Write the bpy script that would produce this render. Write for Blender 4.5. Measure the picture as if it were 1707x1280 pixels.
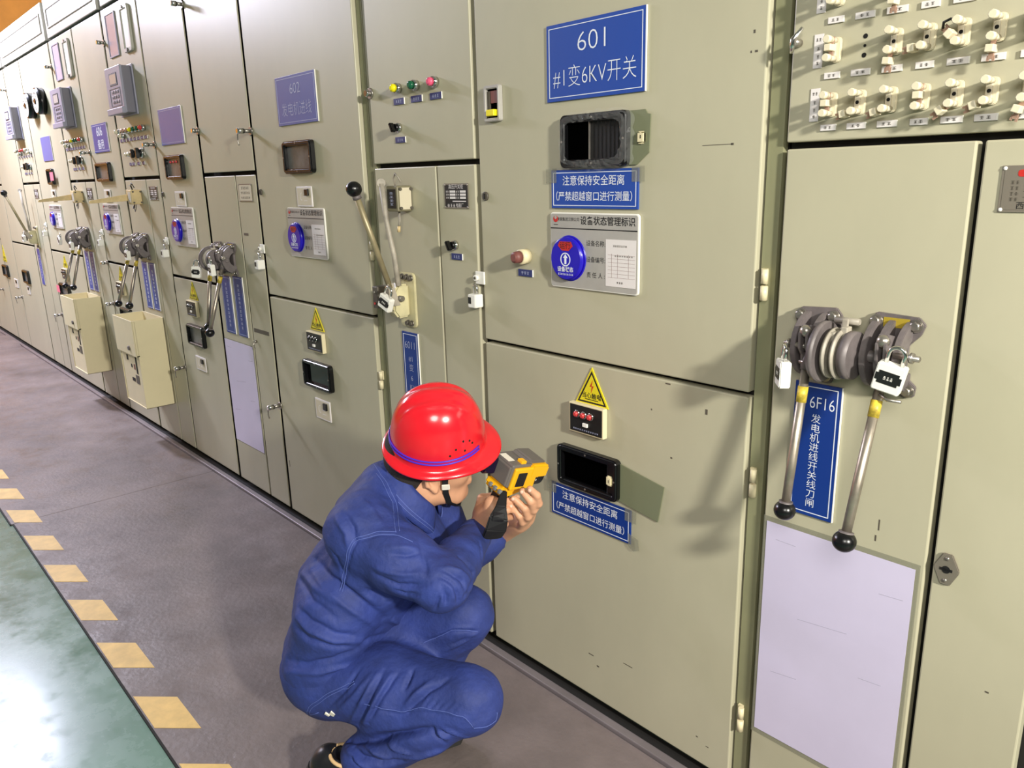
import bpy, bmesh, math, random
import numpy as np
from mathutils import Vector, Matrix
random.seed(7)
PI = math.pi
for o in list(bpy.data.objects): bpy.data.objects.remove(o)
SC = bpy.context.scene
COL = SC.collection

# ------------------------------------------------------------------ camera, world, lamps, exposure
# x runs along the row of cabinets (right +), y into the cabinets (door fronts at y=0), z up, metres
cam_d = bpy.data.cameras.new('camera'); cam = bpy.data.objects.new('camera', cam_d); COL.objects.link(cam)
cam_d.sensor_width = 36.0; cam_d.lens = 27.43; cam_d.clip_start = 0.02; cam_d.clip_end = 100
yaw, pit, rol = -0.8454765, 0.2603017, -0.0266198
fw = Vector((math.sin(yaw)*math.cos(pit), math.cos(yaw)*math.cos(pit), -math.sin(pit)))
r0 = Vector((math.cos(yaw), -math.sin(yaw), 0)); u0 = r0.cross(fw)
rr = math.cos(rol)*r0 + math.sin(rol)*u0; uu = -math.sin(rol)*r0 + math.cos(rol)*u0
cam.matrix_world = Matrix(((rr.x, uu.x, -fw.x, 0), (rr.y, uu.y, -fw.y, -1.4), (rr.z, uu.z, -fw.z, 1.44), (0, 0, 0, 1)))
SC.camera = cam
SC.view_settings.view_transform = 'Standard'; SC.view_settings.look = 'None'
SC.view_settings.exposure = -0.12; SC.view_settings.gamma = 1.0
w = bpy.data.worlds.new('world'); SC.world = w; w.use_nodes = True
w.node_tree.nodes['Background'].inputs[0].default_value = (0.80, 0.82, 0.88, 1)
w.node_tree.nodes['Background'].inputs[1].default_value = 0.075

def lamp(name, loc, target, size, power, col, size_y=None):
    l = bpy.data.lights.new(name, 'AREA'); l.energy = power; l.color = col
    l.shape = 'RECTANGLE' if size_y else 'DISK'; l.size = size
    if size_y: l.size_y = size_y
    o = bpy.data.objects.new(name, l); COL.objects.link(o); o.location = loc
    o.rotation_euler = (Vector(target)-Vector(loc)).to_track_quat('-Z', 'Y').to_euler()
    return o
lamp('work_lamp', (2.4, -1.3, 2.35), (-1.2, 0.0, 0.7), 0.22, 230, (1.0, 0.965, 0.86))
lamp('work_lamp', (-7.2, -0.9, 3.2), (-6.2, -0.4, 0.6), 0.40, 190, (0.80, 0.81, 1.0))
lamp('fill_lamp', (0.7, -2.3, 2.3), (-0.9, -0.1, 0.2), 0.9, 48, (1.0, 0.97, 0.9))  # added soft fill that lifts the nearest doors, no fixture behind it
lamp('fill_lamp', (-10.6, -3.0, 4.9), (-10.2, -1.0, 0.5), 0.9, 430, (0.88, 0.84, 1.0))  # added cool fill to brighten the far floor and the orange wall

# ------------------------------------------------------------------ materials
def lin(c):
    c = c/255.0
    return c/12.92 if c <= 0.04045 else ((c+0.055)/1.055)**2.4
def rgb(r, g, b): return (lin(r), lin(g), lin(b), 1)
def mat(name, col, rough=0.5, metal=0.0, var=0.0, vscale=4.0, bump=0.0, bscale=60.0, spec=None, alpha=1.0, emit=0, col2=None, coat=0.0, stretch=None, trans=0.0, rvar=None):
    m = bpy.data.materials.new(name); m.use_nodes = True
    nt = m.node_tree; b = nt.nodes['Principled BSDF']
    b.inputs['Base Color'].default_value = rgb(*col); b.inputs['Roughness'].default_value = rough; b.inputs['Metallic'].default_value = metal
    if spec is not None: b.inputs['Specular IOR Level'].default_value = spec
    if coat: b.inputs['Coat Weight'].default_value = coat; b.inputs['Coat Roughness'].default_value = 0.12
    if trans: b.inputs['Transmission Weight'].default_value = trans
    if alpha < 1: b.inputs['Alpha'].default_value = alpha
    if emit: b.inputs['Emission Color'].default_value = rgb(*col); b.inputs['Emission Strength'].default_value = emit
    if var or bump:
        tc = nt.nodes.new('ShaderNodeTexCoord'); mp = nt.nodes.new('ShaderNodeMapping')
        nt.links.new(tc.outputs['Object'], mp.inputs['Vector'])
        if stretch: mp.inputs['Scale'].default_value = stretch
    if var:
        n = nt.nodes.new('ShaderNodeTexNoise'); n.inputs['Scale'].default_value = vscale; n.inputs['Detail'].default_value = 6; n.inputs['Roughness'].default_value = 0.62
        nt.links.new(mp.outputs[0], n.inputs['Vector'])
        r = nt.nodes.new('ShaderNodeValToRGB'); r.color_ramp.elements[0].position = 0.3; r.color_ramp.elements[1].position = 0.7
        c2 = col2 or tuple(max(0, x*(1-var)) for x in col)
        r.color_ramp.elements[0].color = rgb(*c2); r.color_ramp.elements[1].color = rgb(*[min(255, x*(1+var*0.5)) for x in col])
        nt.links.new(n.outputs['Fac'], r.inputs['Fac']); nt.links.new(r.outputs['Color'], b.inputs['Base Color'])
    if rvar and var:      # patchy polish
        mr = nt.nodes.new('ShaderNodeMapRange'); mr.inputs['From Min'].default_value = 0.35; mr.inputs['From Max'].default_value = 0.68; mr.inputs['To Min'].default_value = rvar[0]; mr.inputs['To Max'].default_value = rvar[1]
        n3 = nt.nodes.new('ShaderNodeTexNoise'); n3.inputs['Scale'].default_value = vscale*3; n3.inputs['Detail'].default_value = 8; n3.inputs['Roughness'].default_value = 0.7; nt.links.new(mp.outputs[0], n3.inputs['Vector'])
        nt.links.new(n3.outputs['Fac'], mr.inputs['Value']); nt.links.new(mr.outputs[0], b.inputs['Roughness'])
    if bump:
        n2 = nt.nodes.new('ShaderNodeTexNoise'); n2.inputs['Scale'].default_value = bscale; n2.inputs['Detail'].default_value = 4
        nt.links.new(mp.outputs[0], n2.inputs['Vector'])
        bp = nt.nodes.new('ShaderNodeBump'); bp.inputs['Strength'].default_value = bump; bp.inputs['Distance'].default_value = 0.004
        nt.links.new(n2.outputs['Fac'], bp.inputs['Height']); nt.links.new(bp.outputs['Normal'], b.inputs['Normal'])
    return m
M = dict(
 paint=mat('cabinet_paint', (183,178,153), 0.42, var=0.05, vscale=1.6, bump=0.05, bscale=9, stretch=(1,1,.5)),
 post=mat('frame_paint', (140,139,108), 0.5, var=0.06),
 dark=mat('gap_dark', (22,20,16), 0.8),  # near-black that paints shade into cabinet gaps; also the black mat edging
 header=mat('header_paint', (180,178,168), 0.4, var=0.03),
 headin=mat('header_inset', (160,162,158), 0.35),
 orange=mat('orange_panel', (232,158,66), 0.5, var=0.06, vscale=3),
 wall=mat('room_wall', (200,200,196), 0.8), ceil=mat('ceiling_paint', (190,190,188), 0.9),
 green=mat('green_floor', (108,136,124), 0.26, var=0.16, vscale=2.2, bump=0.02, bscale=6, col2=(88,120,104), rvar=(.17,.36), spec=.30),
 rubber=mat('grey_mat', (116,105,103), 0.5, var=0.20, vscale=2.2, bump=0.35, bscale=60, rvar=(.36,.68)),
 yellow_p=mat('stripe_paint', (222,186,112), 0.55, var=0.10, vscale=14),
 rail=mat('steel_rail', (128,120,122), 0.45, metal=0.3, var=0.1),
 black=mat('black_plastic', (11,11,13), 0.27), blackm=mat('black_matte', (20,19,20), 0.6),
 glassb=mat('dark_glass', (6,6,8), 0.08), glassg=mat('grey_glass', (104,104,102), 0.3, var=0.25, vscale=18),
 void=mat('void', (2,2,2), 0.9, spec=0.0),
 blue=mat('sign_blue', (34,72,160), 0.35), bluep=mat('sign_blue_pale', (88,104,170), 0.3), navy=mat('sign_navy', (18,52,130), 0.35),
 dkblue=mat('tag_blue', (46,54,110), 0.4), discb=mat('disc_blue', (30,14,178), 0.3, coat=0.25),
 white=mat('white_plastic', (238,236,228), 0.4), wtext=mat('white_lettering', (226,230,240), 0.5), gtext=mat('grey_lettering', (170,176,205), 0.5), ktext=mat('black_lettering', (20,20,20), 0.5),
 cream=mat('cream_enamel', (226,214,176), 0.45, var=0.03), creamc=mat('cream_casting', (206,198,158), 0.45, var=0.10, vscale=14),
 ochre=mat('ochre_box', (214,190,140), 0.5, var=0.12, vscale=16),
 silver=mat('brushed_aluminium', (180,176,170), 0.42, metal=0.15, var=0.06, vscale=6), steel=mat('steel', (170,164,156), 0.32, metal=0.85, var=0.12, vscale=20),
 chrome=mat('chrome', (220,218,215), 0.15, metal=1.0), rodm=mat('lever_rod', (168,158,144), 0.38, metal=0.75, var=0.15, vscale=22),
 brassrod=mat('painted_rod', (162,150,118), 0.42, metal=0.4, var=0.1, vscale=20),
 castg=mat('grey_casting', (112,104,104), 0.5, metal=0.15, var=0.18, vscale=18), castl=mat('light_casting', (168,160,146), 0.5, var=0.2, vscale=20),
 paper=mat('lavender_paper', (206,198,224), 0.35, var=0.03, vscale=3), film=mat('clear_film', (150,150,132), 0.2, alpha=0.28), bandy=mat('band_yellow', (206,180,62), 0.45, var=.3, vscale=60), pale=mat('card_white', (226,220,218), 0.5),
 yel=mat('warning_yellow', (226,210,36), 0.45), yelk=mat('yellow_plastic', (240,222,30), 0.4), red=mat('red_mark', (190,40,34), 0.45),
 pink=mat('pink_lens', (236,92,128), 0.25), grn=mat('green_lens', (22,92,62), 0.25), yell=mat('yellow_lens', (244,232,20), 0.25), redl=mat('red_lens', (206,66,66), 0.25), brownb=mat('brown_button', (122,72,66), 0.5),
 gdark=mat('old_plastic', (86,80,70), 0.5), relay=mat('relay_grey', (150,150,168), 0.4), relayd=mat('relay_side', (112,110,122), 0.45), lcd=mat('lcd', (176,184,186), 0.2),
 olive=mat('olive_sheet', (120,124,98), 0.35), oliveg=mat('olive_box', (122,116,92), 0.5, var=0.1, vscale=20), npl=mat('nameplate_dark', (26,26,26), 0.4), npg=mat('nameplate_grey', (132,124,112), 0.4, metal=0.3),
 pinks=mat('pink_sticker', (238,120,140), 0.5), tan=mat('tag_tan', (206,196,172), 0.5), hole=mat('hole', (6,6,6), 0.9), wire=mat('black_wire', (24,24,22), 0.5), brass=mat('brass_plate', (196,170,60), 0.4, metal=0.4),
 bak=mat('cream_terminal', (222,212,184), 0.4), copper=mat('copper_bar', (196,160,140), 0.4, metal=0.5), mirr=mat('plate_lavender', (182,176,198), 0.2),
)

# ------------------------------------------------------------------ mesh helpers
class MB:
    def __init__(s): s.bm = bmesh.new(); s.mats = []
    def mi(s, m):
        if m not in s.mats: s.mats.append(m)
        return s.mats.index(m)
    def _add(s, tmp, m, smooth=False):
        i = s.mi(m)
        for f in tmp.faces: f.material_index = i; f.smooth = (len(f.verts) == 4) if smooth == 'sides' else smooth
        me = bpy.data.meshes.new('t'); tmp.to_mesh(me); tmp.free(); s.bm.from_mesh(me); bpy.data.meshes.remove(me); return s
    def box(s, x0, x1, y0, y1, z0, z1, m, bev=0.0, seg=2):
        t = bmesh.new(); bmesh.ops.create_cube(t, size=1)
        for v in t.verts: v.co = Vector(((x0+x1)/2+v.co.x*(x1-x0), (y0+y1)/2+v.co.y*(y1-y0), (z0+z1)/2+v.co.z*(z1-z0)))
        if bev: bmesh.ops.bevel(t, geom=t.edges[:], offset=bev, segments=seg, affect='EDGES', profile=0.5)
        return s._add(t, m)
    def cyl(s, p0, p1, r, m, r2=None, seg=20, bev=0.0):
        p0, p1 = Vector(p0), Vector(p1); d = p1-p0; t = bmesh.new()
        bmesh.ops.create_cone(t, cap_ends=True, segments=seg, radius1=r, radius2=r if r2 is None else r2, depth=d.length)
        if bev: bmesh.ops.bevel(t, geom=[e for e in t.edges if any(len(f.verts) > 4 for f in e.link_faces)], offset=bev, segments=2, affect='EDGES')
        t.transform(Matrix.Translation((p0+p1)/2) @ d.to_track_quat('Z', 'Y').to_matrix().to_4x4())
        return s._add(t, m, 'sides')
    def ball(s, c, r, m, sc=(1, 1, 1), seg=20, rings=12):
        t = bmesh.new(); bmesh.ops.create_uvsphere(t, u_segments=seg, v_segments=rings, radius=r)
        for v in t.verts: v.co = Vector(c)+Vector((v.co.x*sc[0], v.co.y*sc[1], v.co.z*sc[2]))
        return s._add(t, m, True)
    def prism(s, pts, y0, y1, m, bev=0.0, axis='y'):
        t = bmesh.new()
        mk = (lambda a, b, y: (a, y, b)) if axis == 'y' else ((lambda a, b, y: (y, a, b)) if axis == 'x' else (lambda a, b, y: (a, b, y)))
        va = [t.verts.new(mk(a, b, y0)) for a, b in pts]; vb = [t.verts.new(mk(a, b, y1)) for a, b in pts]
        t.faces.new(va); t.faces.new(vb[::-1]); n = len(pts)
        for i in range(n): t.faces.new((va[i], vb[i], vb[(i+1) % n], va[(i+1) % n]))
        bmesh.ops.recalc_face_normals(t, faces=t.faces[:])
        if bev: bmesh.ops.bevel(t, geom=t.edges[:], offset=bev, segments=2, affect='EDGES')
        return s._add(t, m)
    def frame(s, x0, x1, z0, z1, wd, y0, y1, m, bev=0.0, rad=0.0):
        # a picture frame: rounded outside, open inside
        def rr(a0, a1, b0, b1, r, k=5):
            if r <= 0: return [(a0, b0), (a1, b0), (a1, b1), (a0, b1)]
            o = []
            for cx, cz, st in ((a1-r, b0+r, -90), (a1-r, b1-r, 0), (a0+r, b1-r, 90), (a0+r, b0+r, 180)):
                for i in range(k): an = math.radians(st+90*i/(k-1)); o.append((cx+r*math.cos(an), cz+r*math.sin(an)))
            return o
        A = rr(x0, x1, z0, z1, rad); B = rr(x0+wd, x1-wd, z0+wd, z1-wd, max(rad-wd, 0.002) if rad > 0 else 0)
        t = bmesh.new(); n = len(A)
        L = [[t.verts.new((a, y, b)) for a, b in P] for P, y in ((A, y1), (A, y0), (B, y0), (B, y1))]
        for k in range(4):
            for i in range(n): t.faces.new((L[k][i], L[k][(i+1) % n], L[(k+1) % 4][(i+1) % n], L[(k+1) % 4][i]))
        bmesh.ops.recalc_face_normals(t, faces=t.faces[:])
        if bev:
            ed = [e for e in t.edges if all(abs(v.co.y-y0) < 1e-6 for v in e.verts) and len(e.link_faces) == 2 and abs(e.link_faces[0].normal.dot(e.link_faces[1].normal)) < 0.5]
            bmesh.ops.bevel(t, geom=ed, offset=bev, segments=3, affect='EDGES')
        return s._add(t, m)
    def rrect(s, x0, x1, z0, z1, r, y0, y1, m, bev=0.0):
        o = []
        for cx, cz, st in ((x1-r, z0+r, -90), (x1-r, z1-r, 0), (x0+r, z1-r, 90), (x0+r, z0+r, 180)):
            for i in range(5): an = math.radians(st+90*i/4); o.append((cx+r*math.cos(an), cz+r*math.sin(an)))
        return s.prism(o, y0, y1, m, bev)
    def tube(s, pts, r, m, seg=10, closed=False):
        pts = [Vector(p) for p in pts]; t = bmesh.new(); rings = []
        n = len(pts); prev = None
        for i, p in enumerate(pts):
            d = (pts[min(i+1, n-1)]-pts[max(i-1, 0)]).normalized()
            if prev is None: a = d.orthogonal().normalized()
            else: a = (prev-d*prev.dot(d)).normalized()
            prev = a; b = d.cross(a)
            rad = r[i] if isinstance(r, (list, tuple)) else r
            rings.append([t.verts.new(p+a*rad*math.cos(2*PI*k/seg)+b*rad*math.sin(2*PI*k/seg)) for k in range(seg)])
        for i in range(n-1):
            for k in range(seg): t.faces.new((rings[i][k], rings[i][(k+1) % seg], rings[i+1][(k+1) % seg], rings[i+1][k]))
        t.faces.new(rings[0][::-1]); t.faces.new(rings[-1])
        bmesh.ops.recalc_face_normals(t, faces=t.faces[:])
        return s._add(t, m, True)
    def text(s, body, x, z, h, m, y=-0.005, wscale=1.0, bold=0.0, align='CENTER', th=0.0004, rot=0.0, lh=1.0):
        vs, fs = text_geo(body, align, bold, lh)
        t = bmesh.new(); c, sn = math.cos(rot), math.sin(rot); vv = []
        for a, b in vs:
            a2, b2 = a*h*wscale, b*h
            vv.append(t.verts.new((x+a2*c-b2*sn, y, z+a2*sn+b2*c)))
        for f in fs:
            try: t.faces.new([vv[i] for i in f])
            except ValueError: pass
        bmesh.ops.recalc_face_normals(t, faces=t.faces[:])
        if t.faces and sum(f.normal.y*f.calc_area() for f in t.faces) > 0: bmesh.ops.reverse_faces(t, faces=t.faces[:])
        return s._add(t, m)
    def marks(s, n, x, z, w_, h, m, y=-0.005, vertical=False):
        # worn, unreadable characters: short strokes
        for i in range(n):
            cx, cz = (x, z-(i-(n-1)/2)*h*1.35) if vertical else (x+(i-(n-1)/2)*w_/n, z)
            cw = (w_ if vertical else w_/n)*0.8
            for k in range(3):
                zz = cz+(k-1)*h*0.34+random.uniform(-.05, .05)*h; ww = cw*random.uniform(.45, .95)
                s.box(cx-ww/2, cx+ww/2, y-0.0003, y, zz-h*0.06, zz+h*0.06, m)
            s.box(cx-cw*.06, cx+cw*.06, y-0.0003, y, cz-h*.45, cz+h*.42, m)
        return s
    def build(s, name, parent=None, loc=None, smooth_angle=None):
        me = bpy.data.meshes.new(name); s.bm.to_mesh(me); s.bm.free()
        for m in s.mats: me.materials.append(M[m] if isinstance(m, str) else m)
        o = bpy.data.objects.new(name, me); COL.objects.link(o)
        if parent: o.parent = parent
        if loc: o.location = loc
        return o
_tc = {}
def text_geo(body, align, bold, lh):
    k = (body, align, bold, lh)
    if k in _tc: return _tc[k]
    cu = bpy.data.curves.new('txt', 'FONT'); cu.body = body; cu.align_x = align; cu.align_y = 'CENTER'; cu.size = 1.0; cu.offset = bold; cu.space_line = lh; cu.resolution_u = 3
    o = bpy.data.objects.new('txt', cu); COL.objects.link(o)
    dg = bpy.context.evaluated_depsgraph_get(); me = bpy.data.meshes.new_from_object(o.evaluated_get(dg))
    vs = [(v.co.x, v.co.y) for v in me.vertices]; fs = [tuple(p.vertices) for p in me.polygons]
    bpy.data.objects.remove(o); bpy.data.curves.remove(cu); bpy.data.meshes.remove(me)
    _tc[k] = (vs, fs); return _tc[k]

def tag(o, label, cat=None, group=None):
    o['label'] = label
    if cat: o['category'] = cat
    if group: o['group'] = group
    return o
def thing(name, label, cat, loc=(0, 0, 0), group=None, rot=None):
    o = bpy.data.objects.new(name, None); o.empty_display_size = 0.05; COL.objects.link(o); o.location = loc
    if name != 'switchgear_cabinet' and loc[1] == 0: o.location.y = -0.0008   # a hair in front of the door it is fixed to
    if rot: o.rotation_euler = rot
    return tag(o, label, cat, group)
def dup(root, loc, label, group=None, rot=None):
    def cp(o, par):
        c = o.copy(); COL.objects.link(c)
        if par: c.parent = par
        for ch in o.children: cp(ch, c)
        return c
    r = cp(root, None); r.location = loc; r.location.y = root.location.y; r['label'] = label
    if rot: r.rotation_euler = rot
    if group: r['group'] = group
    return r
def struct(name, mb): o = mb.build(name); o['kind'] = 'structure'; return o

# ------------------------------------------------------------------ the room
struct('floor', MB().box(-14, 8, -7, 1.6, -0.1, -0.006, 'green'))
struct('ceiling', MB().box(-14, 8, -7, 1.6, 5.2, 5.3, 'ceil'))
struct('wall_back', MB().box(-14, 8, 1.6, 1.7, -0.1, 5.3, 'wall'))
struct('wall_front', MB().box(-14, 8, -7.1, -7, -0.1, 5.3, 'wall'))
struct('wall_right', MB().box(8, 8.1, -7.1, 1.7, -0.1, 5.3, 'wall'))
b = MB().box(-12.8, -12.7, -7.1, 1.6, -0.1, 5.3, 'orange')
for k in range(17): b.box(-12.7, -12.694, -7+k*0.48, -6.99+k*0.48, 0, 5.2, 'orange')
struct('wall_left', b)
struct('trim_1', MB().box(-10.6, 1.2, -0.042, -0.016, -0.006, 0.012, 'rail', 0.003))
struct('slot_shade', MB().box(-10.6, 1.2, -0.016, 0.03, -0.006, -0.001, 'dark'))  # near-black strip painting the shade of the slot below the doors
tag(MB().box(-3.886, 1.2, -0.94, -0.044, -0.006, 0.0, 'rubber').build('floor_mat'), 'grey rubber floor mat under the crouching worker, in front of the nearest cabinets', 'floor mat')
tag(MB().box(-11, -3.89, -0.95, -0.044, -0.006, 0.0, 'rubber').build('floor_mat'), 'grey rubber floor mat beyond the joint, reaching to the far end of the cabinet row', 'floor mat')
for nm, x0, x1, y0 in (('edge_strip', -3.886, 1.2, -.94), ('edge_strip', -11, -3.89, -.95)):
    MB().box(x0, x1, y0-.006, y0, -.006, .0005, 'dark').build(nm, [o for o in COL.objects if o.name.startswith('floor_mat')][0 if x1 > 0 else 1])
tag(MB().prism([(-9.3, 0.0), (-9.2, 0.02), (-8.62, 0.02), (-8.5, 0.0)], -0.5, -0.045, 'rubber', 0.004).build('cover_plate'), 'low grey ramped cover lying on the mat at far left', 'floor cover')
ords = ['nearest the camera, cut by the bottom edge', 'second from the bottom edge', 'third from the bottom edge', 'fourth from the bottom edge', 'fifth from the bottom edge', 'sixth from the bottom edge', 'seventh from the bottom edge, just beyond the mat joint', 'eighth from the bottom edge, by the left frame edge', 'ninth and farthest, at the left frame edge']
for i, x0 in enumerate([-1.855, -2.227, -2.606, -2.979, -3.348, -3.714, -4.09, -4.46, -4.83]):
    t = MB().prism([(x0, -0.936), (x0+0.185, -0.936), (x0+0.276, -0.842), (x0+0.092, -0.842)], 0.0, 0.0012, 'yellow_p', axis='z').build('floor_stripe')
    tag(t, 'worn yellow slanted floor stripe '+ords[i], 'floor marking', 'yellow stripes along the mat edge')

# ------------------------------------------------------------------ cabinets
def door(cab, name, x0, x1, z0, z1, y0=0.0, y1=0.028, m='paint'):
    cx = cab.location.x
    if x1 < -3.095:      # thin sheet doors farther along the row
        y1 = 0.005; x1 -= 0.003; x0 += 0.002; z1 -= .002
    return MB().box(x0-cx, x1-cx, y0, y1, z0, z1, m, 0.003).build(name, cab)
def loc_in(o, x, y, z):   # world point into the cabinet-local frame
    return (x-o.parent.location.x, y, z) if o.parent else (x, y, z)
def hinge(d, x, z, h=0.062):
    cx = d.parent.location.x
    b = MB().cyl((x-cx, 0.0, z-h/2), (x-cx, 0.0, z-0.002), 0.0075, 'cream', bev=0.001).cyl((x-cx, 0.0, z+0.002), (x-cx, 0.0, z+h/2), 0.0068, 'cream', bev=0.001)
    b.box(x-cx-0.012, x-cx, 0.006, 0.012, z, z+h/2, 'cream')
    return b.build('hinge', d)
def latch(d, x, z, r=0.011, l=0.055, hook=True):
    cx = d.parent.location.x; x -= cx
    b = MB().cyl((x, 0, z), (x, -l*0.55, z), r*0.72, 'steel', bev=0.001).cyl((x, -l*0.5, z), (x, -l, z), r, 'chrome', bev=0.002).cyl((x, 0.0, z), (x, -0.006, z), r*1.5, 'steel', bev=0.001)
    if hook: b.tube([(x, -l*0.8, z), (x-0.016, -l*0.85, z-0.012), (x-0.026, -l*0.8, z-0.04), (x-0.018, -l*0.8, z-0.052)], 0.0028, 'steel', 8)
    return b.build('latch', d)
def keyhole(d, x, z, r=0.012):
    cx = d.parent.location.x; x -= cx
    return MB().cyl((x, 0, z), (x, -0.006, z), r, 'gdark', bev=0.001).box(x-0.002, x+0.002, -0.0075, -0.006, z-r*.6, z+r*.6, 'hole').build('keyhole', d)
def cabinet(x0, x1, label, header=True):
    c = thing('switchgear_cabinet', label, 'electrical cabinet', ((x0+x1)/2, 0, 0), 'olive switchgear cabinets in one row')
    h = (x1-x0)/2
    MB().box(-h+0.002, h-0.002, 0.03, 1.15, 0.0, 2.36, 'dark').box(-h+0.004, h-0.004, 0.06, 1.1, 2.36, 2.57, 'post').build('cabinet_body', c)  # body blackened to put shade into the gaps between doors
    if header:
        b = MB().box(-h+0.034, h-0.034, -0.002, 0.12, 2.354, 2.578, 'header', 0.004)
        b.frame(-h+0.09, h-0.09, 2.405, 2.522, 0.012, -0.008, -0.002, 'header', 0.002).box(-h+0.1, h-0.1, -0.004, -0.0015, 2.415, 2.512, 'headin')
        b.build('header_panel', c)
    return c
D = {}
cA = cabinet(-0.797, -0.262, 'cabinet at right edge of photo with link strips and two hanging levers')
D['links'] = door(cA, 'link_panel', -0.789, -0.27, 1.487, 2.34)
D['6F'] = door(cA, 'door', -0.787, -0.464, 0.03, 1.475); D['R'] = door(cA, 'door', -0.452, -0.284, 0.03, 1.475)
cB = cabinet(-2.245, -0.797, 'cabinet in front of the worker with the large blue plate 601')
MB().box(-0.834+1.521, -0.802+1.521, 0.012, 0.04, 0.0, 2.36, 'post').build('frame_post', cB); MB().box(-2.243+1.521, -2.222+1.521, 0.014, 0.04, 0, 2.36, 'post').build('frame_post', cB)
D['601u'] = door(cB, 'upper_door', -1.688, -0.840, 0.993, 2.34); D['601l'] = door(cB, 'lower_door', -1.688, -0.840, 0.03, 0.982)
D['n601'] = door(cB, 'control_panel', -2.212, -1.710, 1.488, 2.34)
D['n601a'] = door(cB, 'mechanism_panel', -2.212, -1.889, 0.03, 1.474); D['n601b'] = door(cB, 'side_panel', -1.880, -1.710, 0.03, 1.474)
cC = cabinet(-3.642, -2.245, 'cabinet behind the worker with faded blue plate 602')
MB().box(-2.277+2.9435, -2.247+2.9435, 0.014, 0.04, 0, 2.36, 'post').build('frame_post', cC)
D['602u'] = door(cC, 'upper_door', -3.082, -2.284, 0.993, 2.34); D['602l'] = door(cC, 'lower_door', -3.082, -2.284, 0.03, 0.982)
D['n4'] = door(cC, 'blank_panel', -3.630, -3.100, 1.488, 2.34)
D['n4a'] = door(cC, 'mechanism_panel', -3.630, -3.299, 0.03, 1.474); D['n4b'] = door(cC, 'side_panel', -3.294, -3.100, 0.03, 1.474)
cD = cabinet(-4.797, -3.642, 'cabinet with a blank blue plate and the nearer cream drop box')
D['Du'] = door(cD, 'upper_door', -4.213, -3.652, 0.993, 2.34); D['Dl'] = door(cD, 'lower_door', -4.213, -3.652, 0.03, 0.982)
D['n3'] = door(cD, 'control_panel', -4.786, -4.226, 1.488, 2.34); D['n3a'] = door(cD, 'mechanism_panel', -4.786, -4.438, 0.03, 1.474); D['n3b'] = door(cD, 'side_panel', -4.433, -4.226, 0.03, 1.474)
cE = cabinet(-5.953, -4.797, 'cabinet with the small blue plate 606 and the farther cream drop box')
D['Eu'] = door(cE, 'upper_door', -5.373, -4.806, 0.993, 2.34); D['El'] = door(cE, 'lower_door', -5.373, -4.806, 0.03, 0.982)
D['n2'] = door(cE, 'control_panel', -5.942, -5.386, 1.488, 2.34); D['n2a'] = door(cE, 'mechanism_panel', -5.942, -5.6, 0.03, 1.474); D['n2b'] = door(cE, 'side_panel', -5.595, -5.386, 0.03, 1.474)
cF = cabinet(-7.42, -5.953, 'cabinet with two round black dials near the left edge')
D['Fu'] = door(cF, 'upper_door', -6.845, -5.963, 0.993, 2.34); D['Fl'] = door(cF, 'lower_door', -6.845, -5.963, 0.03, 0.982)
D['n1'] = door(cF, 'control_panel', -7.408, -6.858, 1.488, 2.34); D['n1a'] = door(cF, 'mechanism_panel', -7.408, -7.08, 0.03, 1.474); D['n1b'] = door(cF, 'side_panel', -7.075, -6.858, 0.03, 1.474)
cG = cabinet(-8.86, -7.42, 'cabinet at the left frame edge, seen as a narrow strip')
D['Gu'] = door(cG, 'upper_door', -8.3, -7.43, 0.993, 2.34); D['Gl'] = door(cG, 'lower_door', -8.3, -7.43, 0.03, 0.982)
door(cG, 'control_panel', -8.85, -8.312, 1.488, 2.34); door(cG, 'mechanism_panel', -8.85, -8.312, 0.03, 1.474)
cH = cabinet(-10.32, -8.86, 'farthest visible cabinet, only its foot showing at the left frame edge')
door(cH, 'upper_door', -9.74, -8.87, 0.993, 2.34); D['Hl'] = door(cH, 'lower_door', -9.74, -8.87, 0.03, 0.982); door(cH, 'control_panel', -10.31, -9.752, 1.488, 2.34); door(cH, 'mechanism_panel', -10.31, -9.752, 0.03, 1.474)
tag(MB().box(-5.93, -3.7, 0.06, 0.7, 2.582, 2.95, 'post', 0.004).box(-5.98, -5.93, 0.03, 0.7, 2.582, 2.95, 'header', 0.003).build('busbar_duct'), 'grey busbar duct with white end lying on the cabinet tops at far left', 'duct')

for d, x, z in (('601u', -0.818, 1.219), ('601l', -0.818, 0.798), ('601l', -0.815, 0.215), ('602u', -2.262, 1.212), ('602l', -2.262, 0.768)): hinge(D[d], x, z)
for d, x, z, l in (('602u', -3.091, 1.638, 0.06), ('602l', -3.09, 0.509, 0.06), ('Du', -4.219, 1.637, 0.06), ('Eu', -5.38, 1.642, 0.06), ('Dl', -4.219, 0.494, 0.06), ('El', -5.38, 0.72, 0.05), ('n4', -3.635, 1.67, 0.03), ('n4', -3.638, 2.185, 0.05), ('n3', -4.79, 2.183, 0.04), ('n2', -5.946, 2.19, 0.04), ('n1', -7.412, 2.187, 0.04), ('Fl', -6.85, 0.485, 0.06), ('Gl', -8.305, 0.485, 0.06), ('Hl', -9.2, 0.48, 0.05), ('n601', -2.205, 1.699, 0.02), ('Eu', -5.375, 0.98, 0.04)):
    latch(D[d], x, z, l=l, hook=l > 0.05)
for d, x, z in (('602u', -3.058, 1.404), ('601u', -1.664, 1.389), ('Du', -4.195, 1.396)): keyhole(D[d], x, z)

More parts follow.
